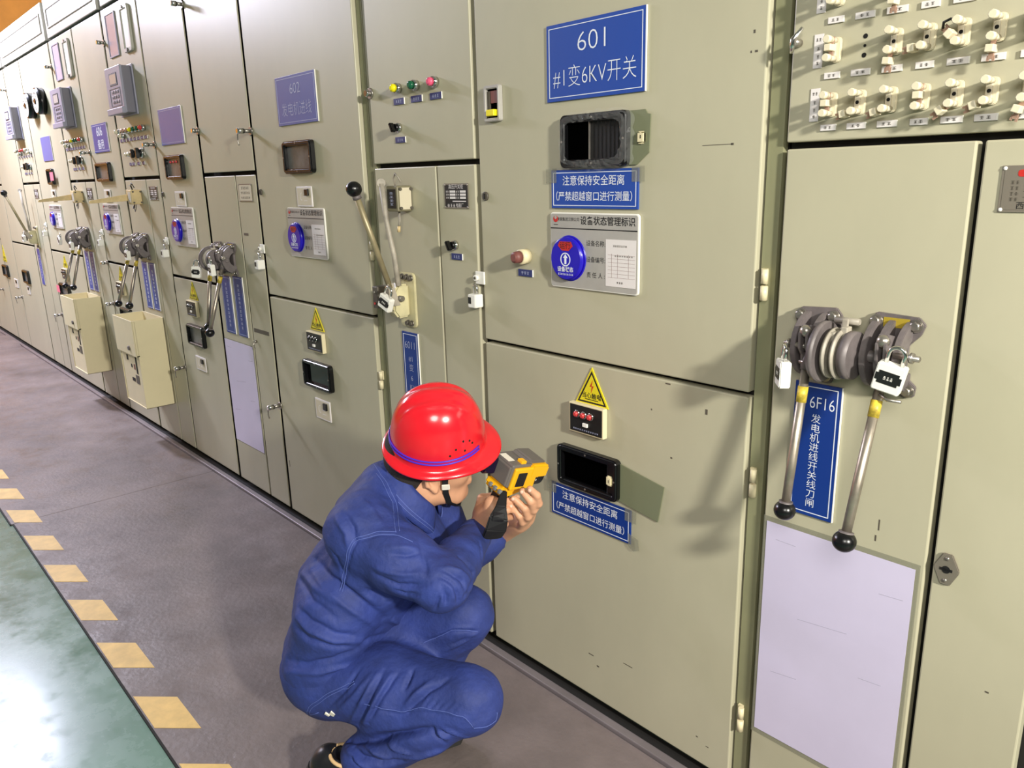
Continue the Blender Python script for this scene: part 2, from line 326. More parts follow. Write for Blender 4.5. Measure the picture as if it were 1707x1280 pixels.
# chips and scratches where the paint is worn through
for d, x, z, w_, h in (('601u', -.868, 1.69, .004, .006), ('601u', -.862, 1.655, .006, .004), ('601u', -.873, 1.655, .003, .004), ('601u', -.94, 1.49, .07, .0012), ('601u', -.905, 1.49, .006, .004), ('601l', -1.09, .905, .003, .004), ('601l', -1.045, .975, .014, .003), ('601l', -.94, .93, .006, .012), ('601l', -1.03, .80, .005, .004), ('601l', -1.28, .16, .018, .0025), ('601l', -1.255, .135, .008, .004), ('601l', -1.15, .19, .03, .002), ('601l', -.93, .10, .005, .003), ('601l', -.9, .088, .008, .002), ('6F', -.552, .79, .0025, .022), ('6F', -.556, .762, .003, .012), ('R', -.34, .54, .006, .003), ('602l', -3.06, .25, .004, .03)):
    cx = D[d].parent.location.x
    MB().box(x-w_/2-cx, x+w_/2-cx, -.0004, .001, z-h/2, z+h/2, 'gdark').build('paint_chip', D[d])

# ------------------------------------------------------------------ plates, boards, boxes on the doors
def plate(x0, x1, z0, z1, m, label, lines=(), group=None, border=True, bm_='wtext', name='sign_plate', cat='sign', y=0.0, th=0.004, inset=0.008, edge='white', rotz=0):
    cx, cz = (x0+x1)/2, (z0+z1)/2; w, h = (x1-x0)/2, (z1-z0)/2
    t = thing(name, label, cat, (cx, y, cz), group)
    if rotz: t.rotation_euler = (0, rotz, 0)
    b = MB().box(-w, w, -th, 0, -h, h, m, 0.0006)
    if edge: b.box(w-0.0005, w+0.0012, -th, 0, -h, h, edge)
    b.build('plate', t)
    if border or lines:
        b = MB()
        if border: b.frame(-w+inset, w-inset, -h+inset, h-inset, 0.0016, -th-0.0005, -th+0.0002, bm_)
        for L in lines:
            if L[0] == 'marks': b.marks(L[1], L[2], L[3], L[4], L[5], bm_, -th-0.0003, vertical=len(L) > 6)
            else: b.text(L[0], L[1], L[2], L[3], L[5] if len(L) > 5 else bm_, -th-0.0006, wscale=L[4] if len(L) > 4 else 1, bold=L[6] if len(L) > 6 else 0)
        b.build('lettering', t)
    return t
plate(-1.419, -1.122, 1.608, 1.777, 'blue', 'large blue plate reading 601 in white, high on the door in front of the worker', [('601', 0.0, 0.036, 0.060, 1.15, 'wtext', -0.016), ('#1变6KV开关', 0.0, -0.036, 0.052, 0.84, 'wtext', -0.016)])
plate(-2.838, -2.540, 1.640, 1.806, 'bluep', 'faded blue plate 602 on the door behind the worker', [('602', 0.0, 0.036, 0.05, 1.1, 'gtext', -0.014), ('发电机进线', 0.0, -0.034, 0.05, 0.9, 'gtext', -0.014)], bm_='gtext')
plate(-4.106, -3.802, 1.627, 1.791, 'bluep', 'pale blank blue plate on the door left of the bare panel', [], bm_='gtext')
plate(-5.261, -4.963, 1.635, 1.793, 'blue', 'small blue plate reading 606 in bold white', [('606', 0.0, 0.034, 0.07, 1.1, 'wtext', 0.01), ('备用', 0.0, -0.038, 0.058, 1.1, 'wtext', 0.01)])
plate(-6.565, -6.285, 1.627, 1.789, 'bluep', 'blank blue plate under the two round dials', [], border=False)
plate(-2.108, -2.020, 0.62, 0.963, 'navy', 'narrow upright blue plate below the padlocked cream switch, partly behind the red helmet', [('6011', 0.0, 0.128, 0.034, 0.9, 'gtext', -0.008), ('#1', 0.0, 0.083, 0.024, 1, 'gtext', -0.008), ('变', 0.0, 0.052, 0.026, 1, 'gtext', -0.008), ('6', 0.0, 0.018, 0.024, 1, 'gtext', -0.008), ('KV', 0.0, -0.014, 0.026, 0.9, 'gtext', -0.008), ('开', 0.0, -0.047, 0.026, 1, 'gtext', -0.008), ('关', 0.0, -0.08, 0.026, 1, 'gtext', -0.008)], inset=0.007)
plate(-0.735, -0.641, 0.766, 1.040, 'navy', 'upright blue plate 6F16 behind the two hanging levers at right', [('6F16', 0.010, 0.098, 0.034, 0.78, 'wtext', -0.008)]+[(c, 0.0, 0.066-i*0.0195, 0.0195, 1.05, 'wtext', -0.004) for i, c in enumerate('发电机进线开关线刀闸')], inset=0.007)
plate(-3.572, -3.468, 0.772, 1.036, 'navy', 'faded upright blue plate under the third lever set from the right, left of the two', [('marks', 11, 0, 0, 0.03, 0.014, 1)], bm_='gtext', inset=0.007, group='paired upright blue plates')
plate(-3.436, -3.336, 0.772, 1.042, 'navy', 'faded upright blue plate above the lavender sheet, right of the two beside the side panel', [('marks', 11, 0, 0, 0.03, 0.014, 1)], bm_='gtext', inset=0.007, group='paired upright blue plates')
for x0, lab in ((-4.695, 'left upright blue plate above the nearer cream drop box'), (-4.575, 'right upright blue plate above the nearer cream drop box'), (-5.88, 'left upright blue plate above the farther cream drop box'), (-5.76, 'right upright blue plate above the farther cream drop box')):
    plate(x0, x0+0.095, 0.769, 1.03, 'blue', lab, [('marks', 9, 0, 0, 0.034, 0.016, 1)], inset=0.006, group='paired upright blue plates', edge='white')
plate(-7.335, -7.24, 0.684, 0.972, 'blue', 'upright blue plate under the leftmost raised lever', [('marks', 9, 0, 0, 0.03, 0.016, 1)], border=False)

def warn(x0, x1, z0, z1, label, tilt=0):
    t = plate(x0, x1, z0, z1, 'blue' if tilt == 0 else 'navy', label, [('注意保持安全距离', 0.0, 0.018, 0.0245, 1.0, 'wtext', 0.002), ('（严禁超越窗口进行测量）', 0.0, -0.018, 0.0232, 0.97, 'wtext', 0.002)], name='warning_plate', inset=0.006, edge=None, rotz=tilt)
    w, h = (x1-x0)/2, (z1-z0)/2
    for s in (-1, 1): MB().box(s*w-0.018, s*w+0.018, -0.0052, -0.0046, h-0.03, h+0.004, 'film').build('clear_tape', t)
    if tilt: MB().prism([(w-0.005, -h+0.03), (w+0.026, -h+0.022), (w+0.03, -h-0.006), (w+0.012, -h-0.014), (w-0.005, -h-0.004)], -0.006, -0.0055, 'film').build('clear_tape', t)
    return t
warn(-1.408, -1.136, 1.361, 1.451, 'blue safety distance plate under the upper window, above the silver board')
warn(-1.422, -1.144, 0.542, 0.633, 'blue safety distance plate taped under the lower window beside the yellow camera', 0.004)

def disc(t, x, z, r):
    b = MB().cyl((x, -0.005, z), (x, -0.021, z), r, 'discb', seg=48, bev=0.003).cyl((x, -0.004, z), (x, -0.009, z), r*1.07, 'discb', seg=48, bev=0.002)
    d = b.build('status_disc', t); y = -0.0214
    b = MB()
    b.prism([(x-r*.36, z+r*.80), (x+r*.36, z+r*.80), (x+r*.48, z+r*.60), (x+r*.22, z+r*.38), (x-r*.22, z+r*.38), (x-r*.48, z+r*.60)], y-0.0003, y+0.0003, 'red')
    b.text('运行', x, z+r*.6, r*.36, 'ktext', y-0.0006)
    for k in range(28):
        a0, a1 = 2*PI*k/28, 2*PI*(k+1)/28; q = r*.32; p = r*.27
        b.prism([(x+q*math.cos(a0), z-r*.03+q*math.sin(a0)), (x+q*math.cos(a1), z-r*.03+q*math.sin(a1)), (x+p*math.cos(a1), z-r*.03+p*math.sin(a1)), (x+p*math.cos(a0), z-r*.03+p*math.sin(a0))], y-0.0003, y+0.0003, 'wtext')
    b.prism([(x-r*.06, z-r*.24), (x+r*.06, z-r*.24), (x+r*.06, z+r*.04), (x+r*.14, z+r*.04), (x, z+r*.22), (x-r*.14, z+r*.04), (x-r*.06, z+r*.04)], y-0.0004, y+0.0003, 'wtext')
    b.text('设备状态', x, z-r*.50, r*.26, 'wtext', y-0.0004, bold=0.02)
    b.marks(10, x, z-r*.72, r*1.0, r*.1, 'wtext', y)
    b.build('disc_lettering', d)
def board(x0, x1, z0, z1, label):
    cx, cz = (x0+x1)/2, (z0+z1)/2; w, h = (x1-x0)/2, (z1-z0)/2
    t = thing('status_board', label, 'sign board', (cx, 0, cz), 'silver status boards with blue discs')
    MB().rrect(-w, w, -h, h, 0.008, -0.006, 0, 'white', 0.001).rrect(-w+.003, w-.003, -h+.003, h-.003, 0.006, -0.0068, -0.004, 'silver').build('board', t)
    y = -0.0072; b = MB().box(-w+.002, w-.004, y-.0002, y, h*.575, h*.60, 'ktext')
    b.text('设备状态管理标识', w*.33, h*.79, 0.0212, 'ktext', y, bold=0.012).text('陕钢集团汉钢公司', -w*.56, h*.82, 0.0095, 'ktext', y)
    b.cyl((-w*.86, y, h*.83), (-w*.86, y-.0004, h*.83), 0.008, 'red').cyl((-w*.86, y-.0002, h*.87), (-w*.86, y-.0007, h*.87), 0.0042, 'silver').box(-w*.91, -w*.81, y-.0003, y, h*.675, h*.69, 'ktext')
    for s_, zz in (('设备名称:', .22), ('设备编号:', -.2), ('责 任 人 :', -.6)): b.text(s_, w*.08, h*zz, 0.0145, 'ktext', y)
    b.build('lettering', t)
    b = MB().box(w*.31, w*.95, y-.0006, y, -h*.83, h*.36, 'pale'); y2 = y-.0008
    for k in range(7): b.box(w*.36, w*.94, y2-.0001, y2, -h*.60+k*h*.095, -h*.60+k*h*.095+.0004, 'brownb')
    for k in (.44, .57, .80): b.box(w*k, w*k+.0004, y2-.0001, y2, -h*.60, h*.0, 'brownb')
    b.marks(7, w*.62, h*.2, w*.3, .005, 'gdark', y2).marks(3, w*.62, -h*.72, w*.14, .005, 'gdark', y2).marks(8, w*.7, -h*.05, w*.4, .003, 'gdark', y2)
    b.build('paper_card', t)
    disc(t, -w*.535, -h*.2, h*.57)
board(-1.411, -1.130, 1.168, 1.351, 'silver status board with blue disc on the 601 door, under the blue safety plate')
board(-2.836, -2.552, 1.164, 1.347, 'silver status board with blue disc on the faded 602 door')
board(-4.098, -3.808, 1.147, 1.335, 'silver status board with blue disc under the blank blue plate')
board(-5.270, -4.966, 1.166, 1.342, 'silver status board with blue disc on the door of small plate 606')
board(-6.640, -6.312, 1.158, 1.323, 'silver status board with blue disc under the two round dials, leftmost of the boards')

def window(x0, x1, z0, z1, label, inner='glassb', wd=0.020, depth=0.02, **k):
    cx, cz = (x0+x1)/2, (z0+z1)/2; w, h = (x1-x0)/2, (z1-z0)/2
    t = thing('viewing_window', label, 'window', (cx, 0, cz), 'black framed viewing windows')
    b = MB().frame(-w, w, -h, h, wd, -depth, 0.0, 'black', 0.005, 0.014)
    for a, c in ((-w+wd*.5, 0), (w-wd*.5, 0), (0, h-wd*.5), (0, -h+wd*.5)): b.cyl((a, -depth-.0004, c), (a, -depth+.003, c), 0.0028, 'steel', seg=10)
    b.build('window_frame', t)
    MB().box(-w+wd*.8, w-wd*.8, -0.004, -0.001, -h+wd*.8, h-wd*.8, inner).build('pane', t)
    return t, w, h
t, w, h = window(-1.366, -1.160, 1.455, 1.574, 'upper viewing window wrapped in clear film on the 601 door, black half open', 'blackm', 0.018)
MB().box(-w+.016, -.018, -.006, -.0035, -h+.016, h-.016, 'void').build('opening', t)
b = MB()
for k in range(8): b.box(-.017+k*.012, -.014+k*.012, -.0045, -.0035, -h+.02, h-.02, 'black')
b.box(-.018, -.0155, -.008, -.003, -h+.016, h-.016, 'steel').build('inner_shutter', t)
sh = MB().prism([(w-.004, -h+.002), (w+.018, -h+.002), (w+.052, -.032), (w+.055, .046), (w+.046, .048), (w+.04, .057), (w-.004, .057)], -.004, -.001, 'olive', .0006).build('shutter', t)
MB().prism([(w+.022, -.014), (w+.045, -.014), (w+.045, .012), (w+.022, .012)], -.012, -.004, 'cream', .004).box(w+.033, w+.035, -.0125, -.0115, -.003, .004, 'hole').build('shutter_knob', sh)
# crumpled clear film around the frame
bm = bmesh.new(); rnd = random.Random(3); N = 64; ringv = []
def rrp(a, W, H):
    c, s = math.cos(a), math.sin(a); k = (abs(c/W)**5+abs(s/H)**5)**(-0.2); return c*k, s*k
for j in range(6):
    row = []
    for i in range(N):
        f = j/5; px, pz = rrp(2*PI*i/N, w-.016+f*.026, h-.016+f*.024)
        wr = 1.6 if math.cos(2*PI*i/N) > .75 else .8
        row.append(bm.verts.new((px+rnd.uniform(-.0025, .0025)*wr, -.021-.002*math.sin(f*PI)+rnd.uniform(-.003, .0018)+(.017*f**3), pz+rnd.uniform(-.0025, .0025))))
    ringv.append(row)
for j in range(5):
    for i in range(N): bm.faces.new((ringv[j][i], ringv[j][(i+1) % N], ringv[j+1][(i+1) % N], ringv[j+1][i]))
fm = mat('crumpled_film', (235, 235, 235), 0.05, alpha=0.07, spec=1.0); b = MB(); b._add(bm, fm); b.build('clear_film', t)
t, w, h = window(-1.388, -1.179, 0.645, 0.755, 'lower viewing window with open green shutter, in front of the yellow camera', 'void', 0.017)
MB().box(.068, w-.014, -.012, -.004, -h+.014, h-.014, 'black', .001).build('inner_shutter', t)
kb = MB().prism([(.071, -.014), (.092, -.014), (.092, .012), (.071, .012)], -.022, -.012, 'cream', .004).box(.081, .083, -.0225, -.0215, -.005, .003, 'hole').build('shutter_knob', t)
MB().prism([(w-.004, -h+.002), (w+.118, -h-.016), (w+.134, h-.032), (w-.004, h-.008)], -.004, -.001, 'olive', .0006).build('shutter', t)
window(-2.806, -2.590, 1.469, 1.583, 'viewing window with grey view inside, under the faded 602 plate', 'glassg', 0.017)
window(-2.812, -2.597, 0.656, 0.764, 'viewing window under the yellow triangle on the lower 602 door', 'glassb', 0.016)
t, w, h = window(-4.070, -3.848, 1.466, 1.578, 'viewing window with small red lights inside, under the blank blue plate', 'glassg', 0.017)
for k in range(3): MB().ball((-.055+k*.04, -.006, .025), .006, 'redl').build('inner_lamp', t)
window(-4.073, -3.86, 0.646, 0.754, 'viewing window beside the hanging black lever knobs on the lower door', 'glassg', 0.016)
window(-5.262, -5.0, 1.470, 1.578, 'viewing window under the small plate 606', 'glassg', 0.02)
for a, c, s_ in ((-6.5, -6.35, (1.465, 1.573)), (-6.72, -6.45, (.65, .75))):
    t, w, h = window(a, c, s_[0], s_[1], 'viewing window with pink sticker '+('below the dials' if s_[0] > 1 else 'above the farther cream drop box'), 'glassg', 0.018)
    sx = 1 if s_[0] > 1 else -1
    MB().box(sx*(w+.012)-.045, sx*(w+.012)+.045, -.0216, -.0206, -h*.5, h*.55, 'pinks').build('pink_sticker', t)
window(-5.21, -5.02, .60, .72, 'viewing window half hidden above the nearer cream drop box', 'glassg', 0.018)
window(-8.02, -7.81, .642, .757, 'second viewing window from the left edge, low on its door', 'glassg', 0.018)
window(-8.93, -8.71, .636, .746, 'leftmost low viewing window at the left frame edge', 'glassg', 0.018)

def triangle(cx, z0, z1, wd, label):
    t = thing('warning_triangle', label, 'warning sign', (cx, 0, (z0+z1)/2), 'yellow electric shock triangles')
    h = (z1-z0)/2; w = wd/2
    def tri(k, dz=0): return [(-w*k, -h*k+dz), (w*k, -h*k+dz), (0, h*k+dz)]
    MB().prism(tri(1), -.003, 0, 'yel', .0004).build('plate', t)
    b = MB().prism(tri(.86, -h*.05), -.0034, -.002, 'ktext').prism(tri(.72, -h*.1), -.0038, -.002, 'yel')
    b.prism([(.004, h*.35), (-.006, -h*.03), (.001, -h*.0), (-.002, -h*.36), (.007, h*.04), (.0, h*.02)], -.0043, -.003, 'red')
    b.text('当心触电', 0, -h*.52, wd*.145, 'ktext', -.0042, bold=.012).box(-w*.4, w*.4, -.0041, -.003, -h*.73, -h*.69, 'ktext')
    b.build('symbol', t)
triangle(-1.275, .878, .976, .112, 'yellow electric shock triangle nearest the camera, above the box with three red lamps')
triangle(-2.688, .889, .978, .11, 'yellow electric shock triangle on the lower 602 door, left of the red helmet')
triangle(-3.953, .884, .974, .112, 'yellow electric shock triangle on the lower door beside the hanging knobs')
triangle(-5.13, .886, .971, .11, 'yellow electric shock triangle left of the nearer drop box levers')
triangle(-6.47, .878, .965, .13, 'yellow electric shock triangle left of the farther drop box lever')
triangle(-8.8, .78, .935, .17, 'small yellow electric shock triangle at the left frame edge')

def sbox(cx, z0, z1, wd, label, lens='redl'):
    t = thing('voltage_indicator', label, 'indicator box', (cx, 0, (z0+z1)/2), 'small voltage indicator boxes')
    h = (z1-z0)/2; w = wd/2
    MB().box(-w, w, -.016, 0, -h, h, 'cream', .002).build('case', t)
    b = MB().box(-w+.005, w-.004, -.0172, -.015, -h+.004, h-.004, 'npl'); b.marks(12, 0, -h*.72, w*1.5, .004, 'gtext', -.0172); b.build('face_plate', t)
    for k in (-1, 0, 1): MB().cyl((k*.023-.004, -.017, h*.33), (k*.023-.004, -.022, h*.33), .0095, 'chrome', bev=.001).cyl((k*.023-.004, -.022, h*.33), (k*.023-.004, -.029, h*.33), .0075, lens, bev=.003).build('lamp_lens', t)
    MB().box(-.007, .009, -.022, -.017, -h*.45, -h*.2, 'white', .001).build('button', t)
sbox(-1.2835, .801, .879, .117, 'dark indicator box with three red lamps above the lower window by the yellow camera')
sbox(-2.695, .807, .883, .124, 'indicator box with three dark lamps above the window on the lower 602 door', 'npl')
sbox(-3.967, .80, .878, .128, 'indicator box under the triangle beside the hanging knobs', 'npl')
sbox(-5.14, .80, .878, .13, 'indicator box half hidden behind the nearer drop box levers', 'npl')
sbox(-6.49, .79, .868, .13, 'indicator box half hidden behind the farther drop box lever', 'npl')

def card(cx, cz, w, h, label, group='small pale interlock plates'):
    t = thing('interlock_plate', label, 'small plate', (cx, 0, cz), group)
    MB().box(-w/2, w/2, -.005, 0, -h/2, h/2, 'pale', .001).box(-w/2+.006, w/2-.006, -.0056, -.004, -h/2+.006, h/2-.006, 'tan').build('plate', t)
    b = MB().box(w*.12, w*.34, -.012, -.005, h*.05, h*.38, 'black', .001); b.build('lock_button', t)
    b = MB()
    for k in range(10):
        a0, a1 = PI*.5+PI*k/10*1.0, PI*.5+PI*(k+1)/10*1.0; p, q = h*.17, h*.2
        b.prism([(-w*.14+q*math.cos(a0), q*math.sin(a0)), (-w*.14+p*math.cos(a0), p*math.sin(a0)), (-w*.14+p*math.cos(a1), p*math.sin(a1)), (-w*.14+q*math.cos(a1), q*math.sin(a1))], -.006, -.005, 'pale')
    b.box(-w*.05, w*.16, -.006, -.005, -h*.02, h*.01, 'pale').box(-w*.02, w*.2, -.006, -.005, -h*.22, -h*.19, 'pale').build('symbol', t)
card(-2.69, 1.387, .114, .072, 'pale interlock plate between window and status board on the 602 door')
card(-2.697, .571, .116, .082, 'pale interlock plate below the window on the lower 602 door')
card(-3.952, 1.374, .126, .071, 'pale interlock plate above the status board under the blank blue plate')
card(-3.966, .554, .128, .072, 'pale interlock plate below the window beside the hanging knobs')
card(-5.14, 1.388, .12, .073, 'pale interlock plate above the status board on the 606 door')
card(-6.45, 1.39, .12, .075, 'pale interlock plate above the leftmost status board')
card(-8.45, .60, .14, .08, 'pale interlock plate left of the second low window from the left edge')
card(-7.95, .58, .1, .07, 'small pale interlock plate under the second low window from the left edge')

def nameplate(x0, x1, z0, z1, m, label, lines, lm, rivet='steel'):
    cx, cz = (x0+x1)/2, (z0+z1)/2; w, h = (x1-x0)/2, (z1-z0)/2
    t = thing('nameplate', label, 'nameplate', (cx, 0, cz))
    MB().box(-w, w, -.0015, 0, -h, h, 'npg').box(-w+.004, w-.004, -.002, -.001, -h+.004, h-.004, m).build('plate', t)
    for a in (-1, 1):
        for c in (-1, 1): MB().ball((a*(w-.004), -.002, c*(h-.004)), .003, rivet, (1, .6, 1), 10, 6).build('rivet', t)
    b = MB(); lines(b, w, h, lm); b.build('lettering', t)
def np1(b, w, h, m):
    b.text('高压开关柜', 0, h*.72, .0135, m, -.0023).text('电器厂', w*.28, -h*.76, .012, m, -.0023).marks(3, -w*.42, -h*.76, w*.7, .010, m, -.0021)
    for r in range(3):
        for c_ in range(2): b.box(-w*.52+c_*w*.85, -w*.05+c_*w*.85, -.0024, -.002, h*(.36-.25*r)-.003, h*(.36-.25*r)+.003, m).marks(2, -w*.72+c_*w*.85, h*(.36-.25*r), w*.26, .006, m, -.0021)
    b.box(-w*.3, w*.8, -.0024, -.002, -h*.45, -h*.38, m)
nameplate(-1.848, -1.738, 1.355, 1.424, 'npl', 'black riveted nameplate on the side panel left of the 601 door', np1, 'pale')
nameplate(-3.268, -3.142, 1.366, 1.437, 'tan', 'worn pale nameplate on the side panel left of the 602 door', lambda b, w, h, m: b.marks(5, 0, h*.55, w*1.2, .012, m, -.0021).marks(6, 0, 0, w*1.4, .01, m, -.0021).marks(6, 0, -h*.55, w*1.4, .01, m, -.0021), 'gdark')
for x, lab in ((-4.335, 'small black and white nameplate right of the nearer ochre switch box'), (-5.53, 'small black and white nameplate right of the farther ochre switch box'), (-7.0, 'small black and white nameplate at far left beside the raised lever')):
    nameplate(x-.06, x+.06, 1.366, 1.437, 'npl', lab, np1, 'pale')
def np2(b, w, h, m):
    b.rrect(-w*.62, w*.8, h*.52, h*.82, .004, -.0024, -.002, 'red'); b.text('西安', -w*.38, -h*.72, .012, 'ktext', -.0024).marks(4, w*.3, -h*.72, w*.8, .01, 'ktext', -.0021)
    for k in range(4): b.box(-w*.45, w*.9, -.0022, -.0018, h*(.36-.24*k), h*(.36-.24*k)+.0005, 'ktext').marks(2, -w*.66, h*(.28-.24*k), w*.22, .006, 'gdark', -.0021)
nameplate(-.4225, -.305, 1.366, 1.436, 'npg', 'grey nameplate with red mark at the right edge of the photo', np2, 'ktext', 'white')

def sheet(x0, x1, z0, z1, label, ov=.008):
    cx, cz = (x0+x1)/2, (z0+z1)/2; w, h = (x1-x0)/2, (z1-z0)/2
    t = thing('notice_sheet', label, 'paper sheet', (cx, 0, cz), 'lavender sheets taped to narrow doors')
    MB().box(-w, w, -.0012, -.0004, -h, h, 'paper').build('sheet', t)
    MB().box(-w-ov, w+ov, -.0004, 0, -h-ov*1.5, h+ov*1.4, 'film').build('clear_backing', t)
    for x, z, w_, an in ((-w*.1, h*.25, w*.7, -.12), (w*.6, -h*.05, w*.3, -.1), (-w*.6, -h*.35, w*.4, -.15), (-w*.7, h*.86, w*.3, .02), (w*.75, h*.72, w*.3, -.08)):
        MB().box(-w_/2, w_/2, -.0014, -.0012, -.0009, .0006, 'mirr').build('crease', t, (x, 0, z)).rotation_euler = (0, an, 0)
sheet(-.779, -.479, .217, .7255, 'blank lavender sheet under the two hanging levers at right, nearest the camera')
sheet(-3.622, -3.312, .232, .734, 'blank lavender sheet behind the worker, under the paired blue plates', .003)

# lamps, knobs and their little tags
def button_lamp(x, z, lens, label, r=.0145, l=.032, group='indicator lamps', cap='chrome', name='indicator_lamp', cat='lamp'):
    t = thing(name, label, cat, (x, 0, z), group)
    MB().cyl((0, 0, 0), (0, -l*.55, 0), r, cap, bev=.002).build('bezel', t)
    MB().cyl((0, -l*.5, 0), (0, -l, 0), r*.86, lens, r2=r*.7, bev=.004).build('lens', t)
    return t
def small_tag(x, z, w, h, label, m='dkblue', lm='gtext', n=3, group='small blue name tags'):
    t = thing('name_tag', label, 'tag', (x, 0, z), group)
    MB().box(-w/2, w/2, -.003, 0, -h/2, h/2, m, .0004).box(w/2, w/2+.0015, -.003, 0, -h/2, h/2, 'white').build('plate', t)
    MB().marks(n, 0, 0, w*.6, h*.5, lm, -.0031).build('lettering', t)
    return t
for x, m, nm in ((-2.045, 'yell', 'yellow'), (-1.955, 'grn', 'green'), (-1.862, 'pink', 'pink')):
    button_lamp(x, 1.699, m, nm+' indicator lamp on the panel above the black ball lever'); small_tag(x-.004, 1.663, .054, .018, 'tiny blue tag under the '+nm+' lamp')
small_tag(-2.053, 1.554, .052, .017, 'tiny blue tag under the black knob below the coloured lamps')
def rotary(x, z, label, r=.013, m='black', rot=.5):
    t = thing('rotary_switch', label, 'switch', (x, 0, z), 'black rotary switches')
    MB().cyl((0, 0, 0), (0, -.012, 0), r*1.05, 'chrome', bev=.002).build('bezel', t)
    MB().cyl((0, -.010, 0), (0, -.02, 0), r*.85, m, bev=.001).prism([(-r*.35*math.cos(rot)-r*1.1*math.sin(rot), -r*.35*math.sin(rot)+r*1.1*math.cos(rot)), (r*.35*math.cos(rot)-r*1.1*math.sin(rot), r*.35*math.sin(rot)+r*1.1*math.cos(rot)), (r*.35*math.cos(rot)+r*1.1*math.sin(rot), r*.35*math.sin(rot)-r*1.1*math.cos(rot)), (-r*.35*math.cos(rot)+r*1.1*math.sin(rot), -r*.35*math.sin(rot)-r*1.1*math.cos(rot))], -.036, -.02, m, .002).build('knob', t)
rotary(-2.055, 1.589, 'black rotary switch under the yellow lamp'); rotary(-1.805, 1.252, 'black rotary switch on the side panel left of the 601 door')
small_tag(-1.801, 1.219, .05, .018, 'tiny blue tag under the rotary switch on the side panel')
button_lamp(-1.505, 1.237, 'brownb', 'cream push button with brown face left of the silver board', .0195, .05, None, 'cream', 'push_button', 'button')
small_tag(-1.511, 1.193, .054, .018, 'tiny blue tag under the cream push button')
t = thing('breaker_holder', 'grey framed breaker slot with yellow tab at the top left of the 601 door', 'breaker', (-1.616, 0, 1.623))
MB().frame(-.032, .030, -.045, .044, .009, -.012, 0, 'silver', .002, .006).build('frame', t)
MB().box(-.024, .022, -.003, -.001, -.037, .036, 'void').box(-.02, -.012, -.008, -.003, -.03, .03, 'gdark').box(-.008, .016, -.007, -.003, .0, .03, 'brownb').build('breaker', t)
MB().box(-.012, .018, -.022, -.004, -.032, -.016, 'yelk', .002).build('yellow_tab', t)

# ------------------------------------------------------------------ link strips of the panel at the top right
def link_strip(x, z, ang, label, cap='bak'):
    t = thing('link_strip', label, 'terminal link', (x, 0, z), 'cream link strips on the right panel')
    MB().rrect(-.0095, .0095, -.0205, .0205, .006, -.006, 0, 'bak', .0015).box(-.0075, .002, -.010, -.006, -.013, .013, 'tan', .001).cyl((-.002, -.0102, 0), (-.002, -.0108, 0), .003, 'hole').build('base', t)
    for s in (1, -1): MB().cyl((0, -.006, s*.0148), (0, -.026, s*.0148), .0048, 'tan', bev=.0005).cyl((0, -.026, s*.0148), (0, -.041, s*.0148), .0066, 'bak', bev=.0008, seg=8).build('post', t)
    a = math.radians(ang); dx, dz = math.cos(a), math.sin(a); b = MB()
    b.box(0, .031, -.022, -.019, -.0035, .0035, 'copper').box(.011, .022, -.036, -.015, -.006, .006, 'bak', .0012).box(.026, .034, -.0215, -.0195, -.0055, -.002, 'copper').box(.026, .034, -.0215, -.0195, .002, .0055, 'copper')
    o = b.build('link_bar', t); o.location = (0, 0, -.0148); o.rotation_euler = (0, -a, 0)
    return t
nth = ['first', 'second', 'third', 'fourth', 'fifth', 'sixth', 'seventh', 'eighth']
XS = [-.7045, -.654, -.6015, -.550, -.5, -.4505, -.4, -.35]
for rn, z, cells in (('top', 1.727, {0: 90, 2: 265}), ('middle', 1.637, {0: 90, 2: 264, 3: 186, 4: 135, 5: 266, 6: 90}), ('bottom', 1.547, {0: 90, 1: 193, 2: 196, 3: 90, 4: 214, 5: 200, 6: 250, 7: 90})):
    for k, a in cells.items():
        st = 'closed' if a == 90 else ('swung down' if a > 240 else 'swung left')
        link_strip(XS[k], z, a, f'cream link strip, {st}, at the {nth[k]} place from the left in the {rn} row')
    for k in range(8):
        small_tag(XS[k]-.005, z-.041+(.003 if rn == 'bottom' else 0), .032 if k % 3 else .027, .0105, f'tiny white tag below the {nth[k]} place from the left of the {rn} link row', 'pale', 'gdark', 2, 'tiny white tags on the link panel')
    t = thing('row_label', f'tall narrow white label at the left end of the {rn} link row', 'label', (-.738, 0, z+.002), 'tall white row labels')
    MB().box(-.0085, .0085, -.001, 0, -.028, .028, 'pale').build('paper', t)
    b = MB().marks(2, 0, .019, .011, .006, 'gdark', -.0012)
    for q in (.004, -.009, -.02): b.marks(1, 0, q, .007, .006, 'gdark', -.0012)
    b.build('lettering', t)
b = MB()
for q in (.015, 0, -.015): b.cyl((-.656, -.0005, 1.638+q), (-.656, .002, 1.638+q), .004 if q else .0025, 'hole', seg=14)
tag(b.build('empty_holes'), 'three empty black holes in the middle link row', 'hole')
t = thing('wing_latch', 'steel wing latch at the left edge of the link panel', 'latch', (-.775, 0, 1.657))
MB().cyl((0, 0, 0), (0, -.022, 0), .007, 'steel', bev=.001).build('stem', t)
MB().tube([(-.004, -.02, -.018), (0, -.024, -.004), (0, -.024, .004), (.016, -.022, .022)], [.003, .0055, .0055, .003], 'chrome', 8).build('wing', t)
t = thing('loose_wire', 'thin black wire hooked over the fourth link of the middle row', 'wire', (-.5, -.03, 1.645))
MB().tube([(-.022, 0, -.002), (-.02, -.004, .006), (-.010, -.006, .009), (0, 0, .006)], .0022, 'wire', 8).build('strand', t)
t = thing('escutcheon', 'lozenge steel lock plate on the door at the right edge', 'lock plate', (-.428, 0, .747))
